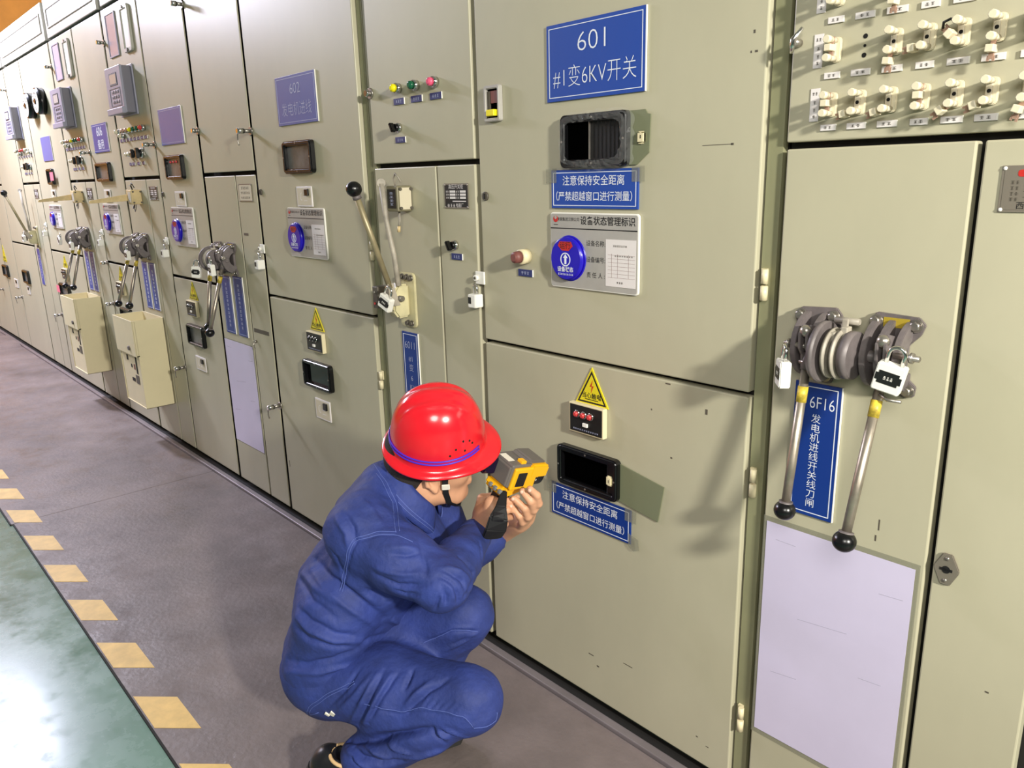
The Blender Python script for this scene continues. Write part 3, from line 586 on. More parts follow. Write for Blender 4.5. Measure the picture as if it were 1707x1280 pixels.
MB().prism([(-.008, -.030), (.008, -.030), (.021, -.002), (.021, .004), (.008, .030), (-.008, .030), (-.021, .004), (-.021, -.002)], -.005, 0, 'npg', .0015).build('plate', t)
MB().cyl((0, -.0045, 0), (0, -.0058, 0), .007, 'hole').box(-.0105, .0105, -.0058, -.0045, -.0025, .0025, 'hole').build('keyhole', t)
for q in (.021, -.021): MB().ball((0, -.005, q), .004, 'steel', (1, .6, 1), 10, 6).build('screw', t)

# ------------------------------------------------------------------ padlocks and hasps
def padlock(loc, label, rot=(0, 0, 0), w=.046, h=.05, d=.02, sh=.03, body='white', group='white safety padlocks'):
    t = thing('padlock', label, 'padlock', loc, group, rot)
    MB().rrect(-w/2, w/2, -h, 0, .004, -d/2, d/2, body, .002).build('body', t)
    MB().tube([(-w*.28, 0, -.004)]+[(-w*.28*math.cos(PI*k/10), 0, sh*.55+w*.28*math.sin(PI*k/10)) for k in range(11)]+[(w*.28, 0, -.004)], .0036, 'chrome', 10).build('shackle', t)
    b = MB().box(-w*.36, w*.36, -d/2-.0008, -d/2, -h*.70, -h*.25, 'npl').box(-w*.46, -w*.36, -d/2-.0008, -d/2, -h*.60, -h*.35, 'npl').box(w*.36, w*.46, -d/2-.0008, -d/2, -h*.60, -h*.35, 'npl')
    b.marks(3, 0, -h*.48, w*.36, h*.14, 'white', -d/2-.0009)
    b.build('black_label', t)
    return t
def hasp(x, z, label):
    t = thing('hasp_lock', label, 'padlock', (x, 0, z), 'white hasps with padlocks between doors')
    MB().box(-.016, .022, -.006, 0, .0, .036, 'white', .002).cyl((-.006, -.006, .018), (-.006, -.016, .018), .0085, 'white', bev=.001).cyl((-.006, -.0155, .018), (-.006, -.0175, .018), .004, 'gdark', seg=12).build('hasp', t)
    MB().tube([(-.012, -.016, -.03), (-.012, -.016, -.006), (-.006, -.018, .0), (.002, -.016, -.006), (.002, -.016, -.03)], .003, 'chrome', 8).build('shackle', t)
    MB().rrect(-.019, .014, -.064, -.026, .004, -.034, -.004, 'white', .002).box(-.016, -.004, -.0352, -.034, -.052, -.034, 'npl').box(-.0195, -.019, -.030, -.012, -.054, -.036, 'npl').build('padlock_body', t)
    return t
h0 = hasp(-1.700, 1.148, 'white hasp and small padlock at the left edge of the 601 door')
dup(h0, (-3.098, 0, 1.16), 'white hasp and small padlock at the left edge of the 602 door')
dup(h0, (-4.228, 0, 1.145), 'white hasp and small padlock left of the status board under the blank blue plate')
dup(h0, (-5.382, 0, 1.15), 'white hasp and small padlock left of the 606 status board')
dup(h0, (-6.855, 0, 1.155), 'white hasp and small padlock left of the leftmost status board')
t = thing('door_stay', 'small steel eye latch at the top of the narrow strip beside the nearest lavender sheet', 'latch', (-3.262, 0, .757))
MB().cyl((0, 0, .01), (0, -.012, .01), .006, 'steel').tube([(0, -.01, .012), (-.004, -.014, -.004), (.004, -.012, -.02)], .0025, 'steel', 8).build('eye', t)
tag(MB().box(-3.276, -3.128, -.0006, 0, .808, .826, 'gdark').build('tape_strip'), 'dull grey tape strip across the narrow side panel left of the 602 door', 'tape')
tag(MB().rrect(-3.268, -3.225, 1.226, 1.236, .002, -.0008, 0, 'gdark').build('paint_smear'), 'small dark smear on the side panel above the third lever set', 'mark')

# ------------------------------------------------------------------ double lever mechanism
def halfring(ri, ro, a0, a1, n=14):
    o = [(-ro*math.sin(a0+(a1-a0)*k/n), ro*math.cos(a0+(a1-a0)*k/n)) for k in range(n+1)]
    return o+[(-ri*math.sin(a1-(a1-a0)*k/n), ri*math.cos(a1-(a1-a0)*k/n)) for k in range(n+1)]
def mechanism(loc, label, yl=-.096, yr=-.142):
    t = thing('lever_mechanism', label, 'switch mechanism', loc, 'double lever switch mechanisms')
    for s, pts in ((-1, [(-.118, .045), (-.108, .068), (-.04, .072), (-.028, .058), (-.03, .03), (-.045, .0), (-.034, -.052), (-.04, -.072), (-.066, -.072), (-.075, -.05), (-.1, .0)]), (1, [(.022, .055), (.034, .073), (.106, .070), (.118, .058), (.112, .04), (.094, .02), (.092, -.035), (.112, -.052), (.110, -.070), (.092, -.074), (.06, -.05), (.034, -.062), (.022, -.05), (.04, .0)])):
        p = MB().prism(pts, -.009, 0, 'castg', .0015).build('mounting_plate', t)
        bl = [(-.106, .054), (-.042, .056), (-.05, -.058)] if s < 0 else [(.036, .058), (.104, .056), (.1, -.06), (.034, -.05)]
        for x, z in bl: MB().cyl((x, -.009, z), (x, -.012, z), .0115, 'steel', seg=18).cyl((x, -.012, z), (x, -.021, z), .0085, 'steel', seg=6, bev=.001).build('bolt', p)
    for x in (-.092, -.058, .038, .064, .094):
        MB().prism([(a, b_) for a, b_ in halfring(.030, .063, 0.0, PI)]+[], x-.0055, x+.0055, 'castg', .001, axis='x').build('cheek', t)
    MB().cyl((-.10, -.042, 0), (.105, -.042, 0), .0105, 'castg', bev=.001).build('axle', t)
    for x, wd, r, m in ((-.034, .012, .056, 'castg'), (-.015, .008, .046, 'castl'), (.001, .007, .046, 'castl'), (.018, .018, .043, 'castg')):
        MB().cyl((x-wd/2, -.058, 0), (x+wd/2, -.058, 0), r, m, seg=36, bev=.002).build('ring', t)
    b = MB()
    for q, a in ((-.012, .6), (.0, .95), (.006, .75)): b.box(q-.006, q+.006, -.098*math.cos(a)-.0+.002, -.05, .04*a, .062*a+.004, 'castl', .002)
    b.cyl((-.03, -.03, .055), (.016, -.03, .055), .006, 'castl', bev=.001).build('latch_block', t)
    for x, yb, nm, px in ((-.066, yl, 'left', 0), (.074, yr, 'right', 0)):
        top = Vector((x, -.052, -.02)); bot = Vector((x, yb, -.298))
        d = (bot-top).normalized()
        L = MB().tube([top-d*.012, top+d*.02], .0105, 'castg').tube([top+d*.016, top+d*.20, bot], [.0085, .0088, .0085], 'rodm', 14).build('lever', t)
        fk = MB()
        for q in (-.007, .007): fk.prism([(-.040, .040), (-.062, .046), (-.076, .03), (-.074, .002), (-.062, -.012), (-.060, -.034), (-.045, -.034), (-.048, .0)], x+q-.0026, x+q+.0026, 'castg', .0008, axis='x')
        fk.cyl((x-.012, -.058, -.026), (x+.012, -.058, -.026), .004, 'steel').ball((x, -.066, .034), .0115, 'steel', (1, .9, 1), 14, 8).build('fork', L)
        MB().ball(bot+d*.012, .0205, 'black', (1, 1, .93), 28, 18).cyl(bot-d*.006, bot+d*.006, .013, 'castg').build('lever_ball', L)
        MB().tube([top+d*.052, top+d*.082], .0096, 'bandy', 14).build('yellow_band', L)
    b = MB().cyl((.092, -.062, .012), (.136, -.066, .012), .0052, 'steel', bev=.001).cyl((.120, -.065, .012), (.126, -.0655, .012), .0095, 'steel', seg=8, bev=.001)
    b.build('lock_pin', t)
    MB().cyl((-.112, -.055, .005), (-.066, -.06, .005), .0048, 'steel', bev=.001).cyl((-.106, -.055, .005), (-.1, -.0555, .005), .009, 'steel', seg=8, bev=.001).build('lock_pin', t)
    MB().tube([(.08, -.075, -.055), (.095, -.08, -.062), (.118, -.078, -.062)], .003, 'steel', 8).build('split_pin', t)
    MB().box(.048, .092, -.0102, -.009, .049, .066, 'brass').build('brass_label', t)
    return t
MZ = 1.118
m0 = mechanism((-.624, 0, MZ), 'double lever mechanism at right with two hanging ball levers, nearest the camera')
padlock((-.520, -.088, 1.121), 'white padlock on the right lever of the nearest double mechanism', (.1, .22, .15))
padlock((-.712, -.098, 1.100), 'white padlock hanging at the left of the nearest double mechanism, seen edge on', (0, .03, -.85), w=.04)
dup(m0, (-3.48, 0, MZ), 'double lever mechanism above the faded paired blue plates, second from the camera')
padlock((-3.405, -.105, 1.105), 'white padlock on the second double mechanism from the camera, right of its axle', (.05, .05, -.1))
padlock((-3.565, -.11, 1.085), 'white padlock at the left side of the second double mechanism', (0, .1, .8), w=.04)
m3 = mechanism((-4.632, 0, MZ), 'double lever mechanism over the nearer cream drop box', -.15, -.135)
padlock((-4.555, -.11, 1.105), 'white padlock on the double mechanism over the nearer cream drop box', (0, .06, 0))
dup(m3, (-5.80, 0, MZ), 'double lever mechanism over the farther cream drop box, leftmost of the double ones')
padlock((-5.72, -.11, 1.10), 'white padlock on the leftmost double mechanism, front', (0, .05, 0))
padlock((-5.90, -.13, 1.125), 'white padlock tilted on the left side of the leftmost double mechanism', (0, .75, 0))

# ------------------------------------------------------------------ single cream mechanism with a raised ball lever
def single(loc, label):
    t = thing('lever_switch', label, 'switch mechanism', loc, 'cream switches with a raised ball lever')
    p = MB().rrect(-.045, .042, -.088, .086, .014, -.008, 0, 'creamc', .002).build('mounting_plate', t)
    for x, z in ((-.02, .072), (.005, .072), (.026, .070), (.02, -.074), (.0, -.074)): MB().cyl((x, -.008, z), (x, -.011, z), .010, 'steel', seg=16).cyl((x, -.011, z), (x, -.019, z), .0075, 'gdark', seg=6).build('bolt', p)
    MB().prism([(-.008, .05), (-.045, .055), (-.064, .03), (-.068, -.03), (-.05, -.055), (-.008, -.052)], -.032, .012, 'creamc', .006, axis='x').build('housing', t)
    MB().cyl((-.046, -.046, .01), (.03, -.046, .01), .009, 'steel', bev=.001).build('axle', t)
    MB().box(-.098, -.068, -.075, -.03, -.028, .042, 'gdark', .003).cyl((-.083, -.0755, .024), (-.083, -.079, .024), .004, 'steel').cyl((-.083, -.0755, -.012), (-.083, -.079, -.012), .004, 'redl').build('contact_box', t)
    base = Vector((.028-.02, -.075, .045)); tip = Vector((.03-.02, -.178, .345)); d = (tip-base).normalized()
    L = MB().prism([(-.044, -.012), (-.058, .03), (-.066, .06), (-.088, .062), (-.086, .03), (-.07, -.012)], .0, .016, 'castl', .002, axis='x').tube([base, tip], .0092, 'brassrod', 14).build('lever', t)
    MB().ball(tip, .0235, 'black', (1, 1, .96), 28, 18).cyl(tip-d*.03, tip-d*.018, .013, 'castg').build('lever_ball', L)
    MB().tube([(-.022, -.062, .358), (-.012, -.06, .25), (.012, -.055, .14), (.018, -.05, .05)], [.009, .008, .008, .009], 'castl', 8).build('interlock_bar', t)
    MB().cyl((-.026, -.06, .36), (-.018, -.066, .36), .014, 'castl', seg=18, bev=.001).build('bar_eye', t)
    return t
s0 = single((-2.058, 0, 1.07), 'cream lever switch with raised black ball and padlock, above the red helmet')
padlock((-2.03, -.100, 1.094), 'white padlock tilted on the cream lever switch above the red helmet', (0, .42, .1), w=.052, h=.044)
dup(s0, (-7.22, 0, 1.07), 'cream lever switch with raised black ball at the left frame edge')
padlock((-7.2, -.1, 1.09), 'white padlock on the cream lever switch at the left frame edge', (0, .2, 0))
def switchbox(loc, m, label, arm):
    t = thing('limit_switch', label, 'switch box', loc, 'small cast switch boxes')
    MB().box(-.029, .029, -.054, 0, -.038, .038, m, .004).build('case', t)
    MB().box(.029, .0305, -.046, -.004, -.032, .032, 'ochre' if m == 'ochre' else 'tan', .0005).build('cover', t)
    for y in (-.044, -.006):
        for z in (-.028, .028): MB().cyl((.03, y, z), (.036, y, z), .0045, 'gdark', seg=10).build('screw', t)
    MB().box(-.042, -.029, -.04, -.012, -.022, .02, 'gdark', .003).build('roller_head', t)
    MB().box(-.022, .022, -.0552, -.054, -.028, .028, 'npl' if m != 'ochre' else 'tan').marks(4, 0, 0, .03, .008, 'gtext', -.0554, vertical=True).build('label_plate', t)
    wr = MB().tube([(-.012, -.03, .036), (-.014, -.034, .058), (-.002, -.036, .074), (.010, -.034, .064), (.014, -.028, .048)], .0026, 'castl' if m != 'ochre' else 'wire', 8)
    if m == 'ochre':
        wr.tube([(-.014, -.03, .036), (-.03, -.034, .06), (-.055, -.03, .062)], .002, 'wire', 8).tube([(.012, -.03, -.036), (.016, -.034, -.06), (.0, -.036, -.076), (-.012, -.034, -.06), (-.01, -.03, -.036)], .002, 'wire', 8).tube([(-.012, -.03, -.036), (-.03, -.034, -.06), (-.045, -.03, -.05)], .002, 'wire', 8)
    else: wr.tube([(.0, -.03, -.036), (.006, -.034, -.062), (-.004, -.032, -.085)], .0034, 'castl', 8).cyl((-.004, -.032, -.082), (-.006, -.032, -.10), .005, 'ochre')
    wr.build('wires', t)
    if arm:
        MB().prism([(-.05, .016), (-.24, -.012), (-.245, -.026), (-.05, -.02)], -.062, -.05, 'ochre', .002, axis='x').box(-.066, -.036, -.05, -.01, -.02, .04, 'ochre', .003).build('flat_arm', t)
    return t
switchbox((-2.041, 0, 1.383), 'oliveg', 'olive switch box with wire loop, right of the black ball lever', False)
sb = switchbox((-4.56, 0, 1.383), 'ochre', 'ochre switch box with jutting flat arm over the nearer double mechanism', True)
dup(sb, (-5.72, 0, 1.383), 'ochre switch box with jutting flat arm over the leftmost double mechanism')

# ------------------------------------------------------------------ relays, dials, lamp rows of the far narrow panels
def relay(loc, label):
    t = thing('protection_relay', label, 'relay', loc, 'grey protection relays')
    MB().box(-.135, .135, -.008, 0, -.12, .12, 'relay', .002).box(-.12, .12, -.05, -.008, -.112, .112, 'relayd', .003).build('case', t)
    MB().box(-.128, .122, -.062, -.05, -.112, .114, 'relay', .002).box(-.13, .124, -.075, -.058, -.116, -.085, 'relay', .003).build('front', t)
    MB().box(-.06, .06, -.064, -.061, .025, .085, 'blackm').box(-.05, .05, -.0645, -.063, .032, .078, 'lcd').build('screen', t)
    b = MB().frame(-.08, .09, -.075, .012, .003, -.064, -.061, 'relayd')
    for r in range(3):
        for c in range(3): b.box(-.045+c*.04, -.02+c*.04, -.065, -.061, -.06+r*.024, -.048+r*.024, 'relayd', .001)
    b.build('keypad', t)
    return t
q0 = relay((-4.52, 0, 1.915), 'grey protection relay with screen, nearest of the three, left of the blank blue plate')
dup(q0, (-5.705, 0, 1.92), 'grey protection relay left of plate 606, middle of the three')
dup(q0, (-7.215, 0, 1.925), 'grey protection relay left of the two dials, farthest of the three')
def dial(x, z, label):
    t = thing('dial_meter', label, 'meter', (x, 0, z), 'round black dials')
    b = MB(); N = 32
    b.cyl((0, 0, 0), (0, -.05, 0), .086, 'black', seg=32, bev=.004); b.build('case', t)
    MB().cyl((0, -.05, 0), (0, -.053, 0), .076, 'white', seg=32).build('face', t)
    b = MB().box(-.05, .012, -.055, -.053, -.006, .006, 'black').cyl((0, -.053, 0), (0, -.058, 0), .02, 'black')
    for k in range(10): b.box(.052*math.cos(k*.5)-.006, .052*math.cos(k*.5)+.006, -.0545, -.053, .052*math.sin(k*.5)-.004, .052*math.sin(k*.5)+.004, 'black')
    b.build('pointer', t)
dial(-6.60, 2.006, 'round black dial at far left, left of the pair'); dial(-6.29, 2.012, 'round black dial at far left, right of the pair')
def slotcover(x, z, label):
    t = thing('slot_cover', label, 'cover', (x, 0, z), 'upright framed white strips')
    MB().frame(-.066, .066, -.108, .108, .02, -.012, 0, 'header', .002, .02).build('frame', t)
    MB().box(-.05, .05, -.007, -.004, -.09, .09, 'white').build('strip', t)
    MB().cyl((0, -.012, -.098), (0, -.017, -.098), .009, 'gdark').build('screw', t); MB().cyl((0, -.012, .098), (0, -.017, .098), .006, 'steel').build('screw', t)
slotcover(-4.388, 2.197, 'upright framed white strip above the nearest protection relay'); slotcover(-5.52, 2.193, 'upright framed white strip above the middle protection relay')
for x, lab in ((-4.63, 'flat lavender cover plate left of the white strip, above the nearest relay'), (-5.775, 'flat lavender cover plate left of the white strip, above the middle relay')):
    t = thing('cover_plate', lab, 'cover', (x, 0, 2.2), 'flat lavender cover plates')
    MB().frame(-.078, .078, -.105, .105, .006, -.006, 0, 'relay').box(-.072, .072, -.003, -.001, -.1, .1, 'mirr').build('panel', t)
for pn, xc, w_, where in (('n3', -4.53, .46, 'nearest relay'), ('n2', -5.69, .46, 'middle relay'), ('n1', -7.14, .5, 'farthest relay')):
    cols = ['bak', 'bak', 'copper', 'copper', 'yell', 'grn', 'grn', 'redl'] if pn != 'n1' else ['bak', 'bak', 'redl', 'redl', 'bak', 'bak']
    n = len(cols)
    nm = {'bak': 'cream', 'copper': 'copper', 'yell': 'yellow', 'grn': 'green', 'redl': 'red'}
    for k, m_ in enumerate(cols):
        x = xc-w_/2+w_*(k+.5)/n
        button_lamp(x, 1.725-(.022 if m_ == 'bak' and k % 2 else 0), m_, f'tiny {nm[m_]} stud, {nth[k]} from the left in the row under the {where}', .014, .035)
        small_tag(x, 1.68, .04, .016, f'tiny tag, {nth[k]} from the left, under the stud row of the {where}')
    for k, (dx, m_) in enumerate(((-.1, 'bak'), (-.05, 'bak'), (.03, 'black'), (.11, 'black'))):
        if m_ == 'black': rotary(xc+dx, 1.605, f'black rotary switch, {"left" if k == 2 else "right"} of two, under the {where}', .02 if k == 2 else .024, rot=0)
        else: button_lamp(xc+dx, 1.605, m_, f'tiny cream stud in the lower row, {"left" if k == 0 else "right"} of two, under the {where}', .012, .03)
        small_tag(xc+dx, 1.555, .04, .016, f'tiny tag, {nth[k]} from the left, under the rotary switches of the {where}')

# ------------------------------------------------------------------ cream drop boxes
def dropbox(x0, x1, z0, z1, label):
    cx = (x0+x1)/2; w = (x1-x0)/2
    t = thing('drop_box', label, 'metal box', (cx, 0, z0), 'cream metal boxes hung on the cabinets')
    h = z1-z0; d = .155; th = .004
    b = MB().box(w-th, w, -d, 0, 0, h, 'cream', .001).box(-w, -w+th, -d, 0, 0, h, 'cream', .001).box(-w, w, -th, 0, 0, h, 'cream', .001).box(-w, w, -d, 0, 0, th, 'cream', .001).box(-w+.004, w-.004, -d+.004, -d+.01, 0, h*.62, 'cream', .001)
    b.box(-w+.004, w-.004, -d, 0, h*.62, h*.62+.004, 'cream').build('shell', t)
    b = MB().box(-w, w, -d-.014, -d-.008, h*.60, h, 'cream', .001).box(-w, w, -d-.008, -d+.006, h*.6, h*.6+.006, 'cream').box(-w, -w+.006, -d-.01, -d+.002, h*.6, h, 'cream').box(w-.006, w, -d-.01, -d+.002, h*.6, h, 'cream')
    f = b.build('front_flap', t); MB().cyl((.07, -d-.014, h*.68), (.07, -d-.022, h*.68), .013, 'castg', bev=.002).build('lock', f)
    y = -d+.004
    for q, m_ in (((.08, .1, .38, .58), 'hole'), ((.05, .105, .26, .36), 'gdark'), ((-.02, .03, .27, .31), 'hole'), ((-.072, -.05, .5, .56), 'hole'), ((-.008, .008, .43, .47), 'hole'), ((.04, .06, .42, .48), 'brownb')): MB().box(q[0], q[1], y-.002, y, h*q[2], h*q[3], m_).build('fitting', t)
    return t
dropbox(-4.806, -4.466, .24, .736, 'cream drop box hung low on the row, the nearer of two')
dropbox(-5.985, -5.660, .235, .74, 'cream drop box hung low on the row, the farther of two')

# ------------------------------------------------------------------ the crouching worker: smooth bodies grown from tapered limbs
def V3(*a): return np.array(a, float)
class Field:
    def __init__(s, lo, hi, h):
        s.h = h; s.lo = np.array(lo, float); n = np.ceil((np.array(hi)-s.lo)/h).astype(int)+1
        s.ax = [(s.lo[i]+h*np.arange(n[i])).astype(np.float32) for i in range(3)]
        s.f = np.full(tuple(n), 0.2, np.float32)
    def _sub(s, lo, hi):
        sl = []
        for i in range(3):
            a = int(np.clip(np.floor((lo[i]-s.lo[i])/s.h), 0, len(s.ax[i]))); b = int(np.clip(np.ceil((hi[i]-s.lo[i])/s.h)+1, 0, len(s.ax[i]))); sl.append(slice(a, b))
        return tuple(sl), s.ax[0][sl[0]][:, None, None], s.ax[1][sl[1]][None, :, None], s.ax[2][sl[2]][None, None, :]
    def _mix(s, sl, d, k, sub):
        a = s.f[sl]
        if a.size == 0: return
        if sub: d = -d; hh = np.maximum(k-np.abs(a-d), 0)/k; s.f[sl] = np.maximum(a, d)+hh*hh*k*.25
        else: hh = np.maximum(k-np.abs(a-d), 0)/k; s.f[sl] = np.minimum(a, d)-hh*hh*k*.25
    def cone(s, a, b, ra, rb, k=.02, flat=None, sub=False):
        a, b = np.array(a, float), np.array(b, float); m = max(ra, rb)+k+3*s.h
        sl, X, Y, Z = s._sub(np.minimum(a, b)-m, np.maximum(a, b)+m)
        d = b-a; L = max(d@d, 1e-9); t = np.clip(((X-a[0])*d[0]+(Y-a[1])*d[1]+(Z-a[2])*d[2])/L, 0, 1)
        ex, ey, ez = X-a[0]-t*d[0], Y-a[1]-t*d[1], Z-a[2]-t*d[2]
        q = ex*ex+ey*ey+ez*ez
        if flat is not None:     # (unit direction, factor): section squeezed along that direction
            n, fl = flat; pn = ex*n[0]+ey*n[1]+ez*n[2]; q = q+pn*pn*(1/fl**2-1)
        s._mix(sl, np.sqrt(q)-(ra+t*(rb-ra)), k, sub); return s
    def chain(s, pts, rs, k=.02, flat=None):
        for i in range(len(pts)-1): s.cone(pts[i], pts[i+1], rs[i], rs[i+1], k, flat)
        return s
    def ell(s, c, ax, r, k=.02, sub=False):   # ellipsoid with axes ax (3 unit vectors) and radii r
        c = np.array(c, float); m = max(r)+k+3*s.h; sl, X, Y, Z = s._sub(c-m, c+m); q = 0
        for i in range(3): u = ((X-c[0])*ax[i][0]+(Y-c[1])*ax[i][1]+(Z-c[2])*ax[i][2])/r[i]; q = q+u*u
        s._mix(sl, (np.sqrt(q)-1)*min(r), k, sub); return s
    def half(s, p, n, k=.004):   # keep only the side the normal points to
        p = np.array(p); X, Y, Z = s.ax[0][:, None, None], s.ax[1][None, :, None], s.ax[2][None, None, :]
        d = -((X-p[0])*n[0]+(Y-p[1])*n[1]+(Z-p[2])*n[2]); hh = np.maximum(k-np.abs(s.f-d), 0)/k; s.f = np.maximum(s.f, d)+hh*hh*k*.25; return s
    def mesh(s, smooth=1):
        f = s.f; ins = f < 0; nx, ny, nz = f.shape
        c = [f[i:nx-1+i, j:ny-1+j, l:nz-1+l] for i in (0, 1) for j in (0, 1) for l in (0, 1)]
        sg = sum((x < 0).astype(np.int8) for x in c); act = (sg > 0) & (sg < 8); idx = np.full(act.shape, -1, np.int64); ii = np.argwhere(act); idx[act] = np.arange(len(ii))
        cv = np.stack([x[act] for x in c], 1); off = np.array([(i, j, l) for i in (0, 1) for j in (0, 1) for l in (0, 1)], float)
        P = np.zeros((len(ii), 3)); N = np.zeros(len(ii))
        for a in range(8):
            for b in range(a+1, 8):
                if abs(off[a]-off[b]).sum() == 1:
                    m = (cv[:, a] < 0) != (cv[:, b] < 0); t = np.where(m, cv[:, a]/np.where(m, cv[:, a]-cv[:, b], 1), 0)
                    P += np.where(m[:, None], off[a]+t[:, None]*(off[b]-off[a]), 0); N += m
        v = s.lo+(ii+P/np.maximum(N, 1)[:, None])*s.h; Q = []
        for axn in range(3):
            o = [1, 1, 1]; o[axn] = 0; b_, c_ = [q for q in range(3) if q != axn]
            A = ins[tuple(slice(0, n_-1) if q == axn else slice(None) for q, n_ in enumerate(f.shape))]; B = ins[tuple(slice(1, None) if q == axn else slice(None) for q in range(3))]
            for flip in (0, 1):
                e = np.argwhere((A & ~B) if flip == 0 else (~A & B)); e = e[(e[:, b_] > 0) & (e[:, c_] > 0) & (e[:, b_] < f.shape[b_]-1) & (e[:, c_] < f.shape[c_]-1)]
                def at(db, dc):
                    g = e.copy(); g[:, b_] -= db; g[:, c_] -= dc; return idx[g[:, 0], g[:, 1], g[:, 2]]
                q = np.stack([at(1, 1), at(0, 1), at(0, 0), at(1, 0)], 1)
                if (flip == 1) != (axn == 1): q = q[:, ::-1]
                Q.append(q)
        Q = np.concatenate(Q); Q = Q[(Q >= 0).all(1)]
        for _ in range(smooth):
            S = np.zeros_like(v); n_ = np.zeros(len(v))
            for k in range(4):
                for o in (1, 3): np.add.at(S, Q[:, k], v[Q[:, (k+o) % 4]]); np.add.at(n_, Q[:, k], 1)
            v = v*.5+.5*S/np.maximum(n_, 1)[:, None]
        return v, Q
def vnormals(v, Q):
    n = np.cross(v[Q[:, 2]]-v[Q[:, 0]], v[Q[:, 3]]-v[Q[:, 1]]); N = np.zeros_like(v)
    for k in range(4): np.add.at(N, Q[:, k], n)
    return N/np.maximum(np.linalg.norm(N, axis=1), 1e-9)[:, None]
def folds(v, Q, strokes):
    # each stroke: (points, height, width): a soft ridge (or groove, if negative) along a line on the cloth
    N = vnormals(v, Q); D = np.zeros(len(v))
    for pts, amp, wd in strokes:
        P = np.array(pts, float); lo, hi = P.min(0)-3*wd, P.max(0)+3*wd; sel = np.where(((v > lo) & (v < hi)).all(1))[0]
        if len(sel) == 0: continue
        p = v[sel]; best = np.full(len(sel), 9.0); tt = np.zeros(len(sel)); n_ = len(P)-1
        for i in range(n_):
            d = P[i+1]-P[i]; t = np.clip(((p-P[i])@d)/max(d@d, 1e-9), 0, 1); q = np.linalg.norm(p-P[i]-t[:, None]*d, axis=1); m = q < best; best = np.where(m, q, best); tt = np.where(m, (i+t)/n_, tt)
        D[sel] += 1.8*amp*np.exp(-(best/(.85*wd))**2)*np.sqrt(np.clip(np.sin(PI*np.clip(tt, .03, .97)), 0, 1))
    return v+N*D[:, None]
def cloth_noise(v, Q, amp, sc, seed=0, stretch=(1, 1, 1)):
    r = np.random.RandomState(seed); N = vnormals(v, Q); d = np.zeros(len(v)); S = np.array(stretch)
    for k in range(26):
        w_ = r.normal(size=3)*sc*S*r.uniform(.6, 1.6); d += np.sin(v@w_+r.uniform(0, 6.28))*amp/5
    return v+N*d[:, None]
def meshobj(name, v, Q, m, parent=None):
    me = bpy.data.meshes.new(name); me.vertices.add(len(v)); me.vertices.foreach_set('co', v.astype(np.float32).ravel())
    me.loops.add(len(Q)*4); me.loops.foreach_set('vertex_index', Q.ravel().astype(np.int32)); me.polygons.add(len(Q)); me.polygons.foreach_set('loop_start', np.arange(0, len(Q)*4, 4, dtype=np.int32)); me.polygons.foreach_set('loop_total', np.full(len(Q), 4, np.int32))
    me.polygons.foreach_set('use_smooth', np.ones(len(Q), bool)); me.update(calc_edges=True); me.validate(); me.materials.append(M[m])
    o = bpy.data.objects.new(name, me); COL.objects.link(o)
    if parent: o.parent = parent
    return o
M.update(
 denim=mat('blue_workwear', (42, 58, 126), 0.72, var=0.16, vscale=12, bump=0.55, bscale=70), stitch=mat('stitching', (84, 100, 168), 0.7), inner=mat('shirt_dark', (16, 20, 44), .8),
 skin=mat('skin', (214, 160, 126), 0.5, var=0.05, vscale=30), lips=mat('lips', (170, 96, 84), .45), hair=mat('short_hair', (44, 36, 32), .75, bump=.8, bscale=500), eye=mat('eye', (236, 232, 226), .2), iris=mat('iris', (30, 20, 16), .15), nail=mat('nail', (226, 182, 160), .35),
 helmet=mat('helmet_red', (222, 26, 40), .22, coat=.4), cord=mat('helmet_blue_cord', (72, 40, 190), .4), strapk=mat('strap_black', (22, 22, 24), .65), buckle=mat('buckle_white', (230, 224, 210), .4),
 shoe=mat('shoe_black', (26, 26, 30), .35), shoein=mat('shoe_tan', (214, 178, 130), .6), sole=mat('shoe_sole', (38, 38, 38), .7),
 cyel=mat('camera_yellow', (238, 176, 22), .4), cgrey=mat('camera_grey', (104, 98, 94), .42, var=.05), cblk=mat('camera_black', (24, 23, 26), .5), cscr=mat('eyepiece_violet', (26, 14, 44), .12), cbtn=mat('camera_button', (120, 122, 124), .35),
)
J = dict(ankR=(-1.429, -.668, .105), kneeR=(-1.196, -.484, .312), hipR=(-1.555, -.639, .275), hipL=(-1.668, -.530, .28), kneeL=(-1.353, -.372, .412), ankL=(-1.530, -.470, .088),
 neck=(-1.500, -.437, .735), shR=(-1.443, -.584, .665), shL=(-1.610, -.345, .676), elbR=(-1.2468, -0.5135, 0.5919), wrR=(-1.3838, -0.2981, 0.5975), elbL=(-1.470, -.290, .500), wrL=(-1.4369, -0.1723, 0.5376), head=(-1.410, -.378, .831))
J = {k: np.array(a) for k, a in J.items()}
PF = V3(.766, .643, 0); PL = V3(-.643, .766, 0); PU = V3(0, 0, 1)          # the way he faces, his left, up
worker = thing('person', 'worker in blue work suit and red helmet crouching with a yellow camera at his face', 'person', (-1.5, -.55, 0))
WO = np.array([-1.5, -.55, 0])
def L(p): return np.array(p, float)-WO                                   # everything of his is kept relative to his own base
for k in J: J[k] = L(J[k])
hipm = (J['hipR']+J['hipL'])/2

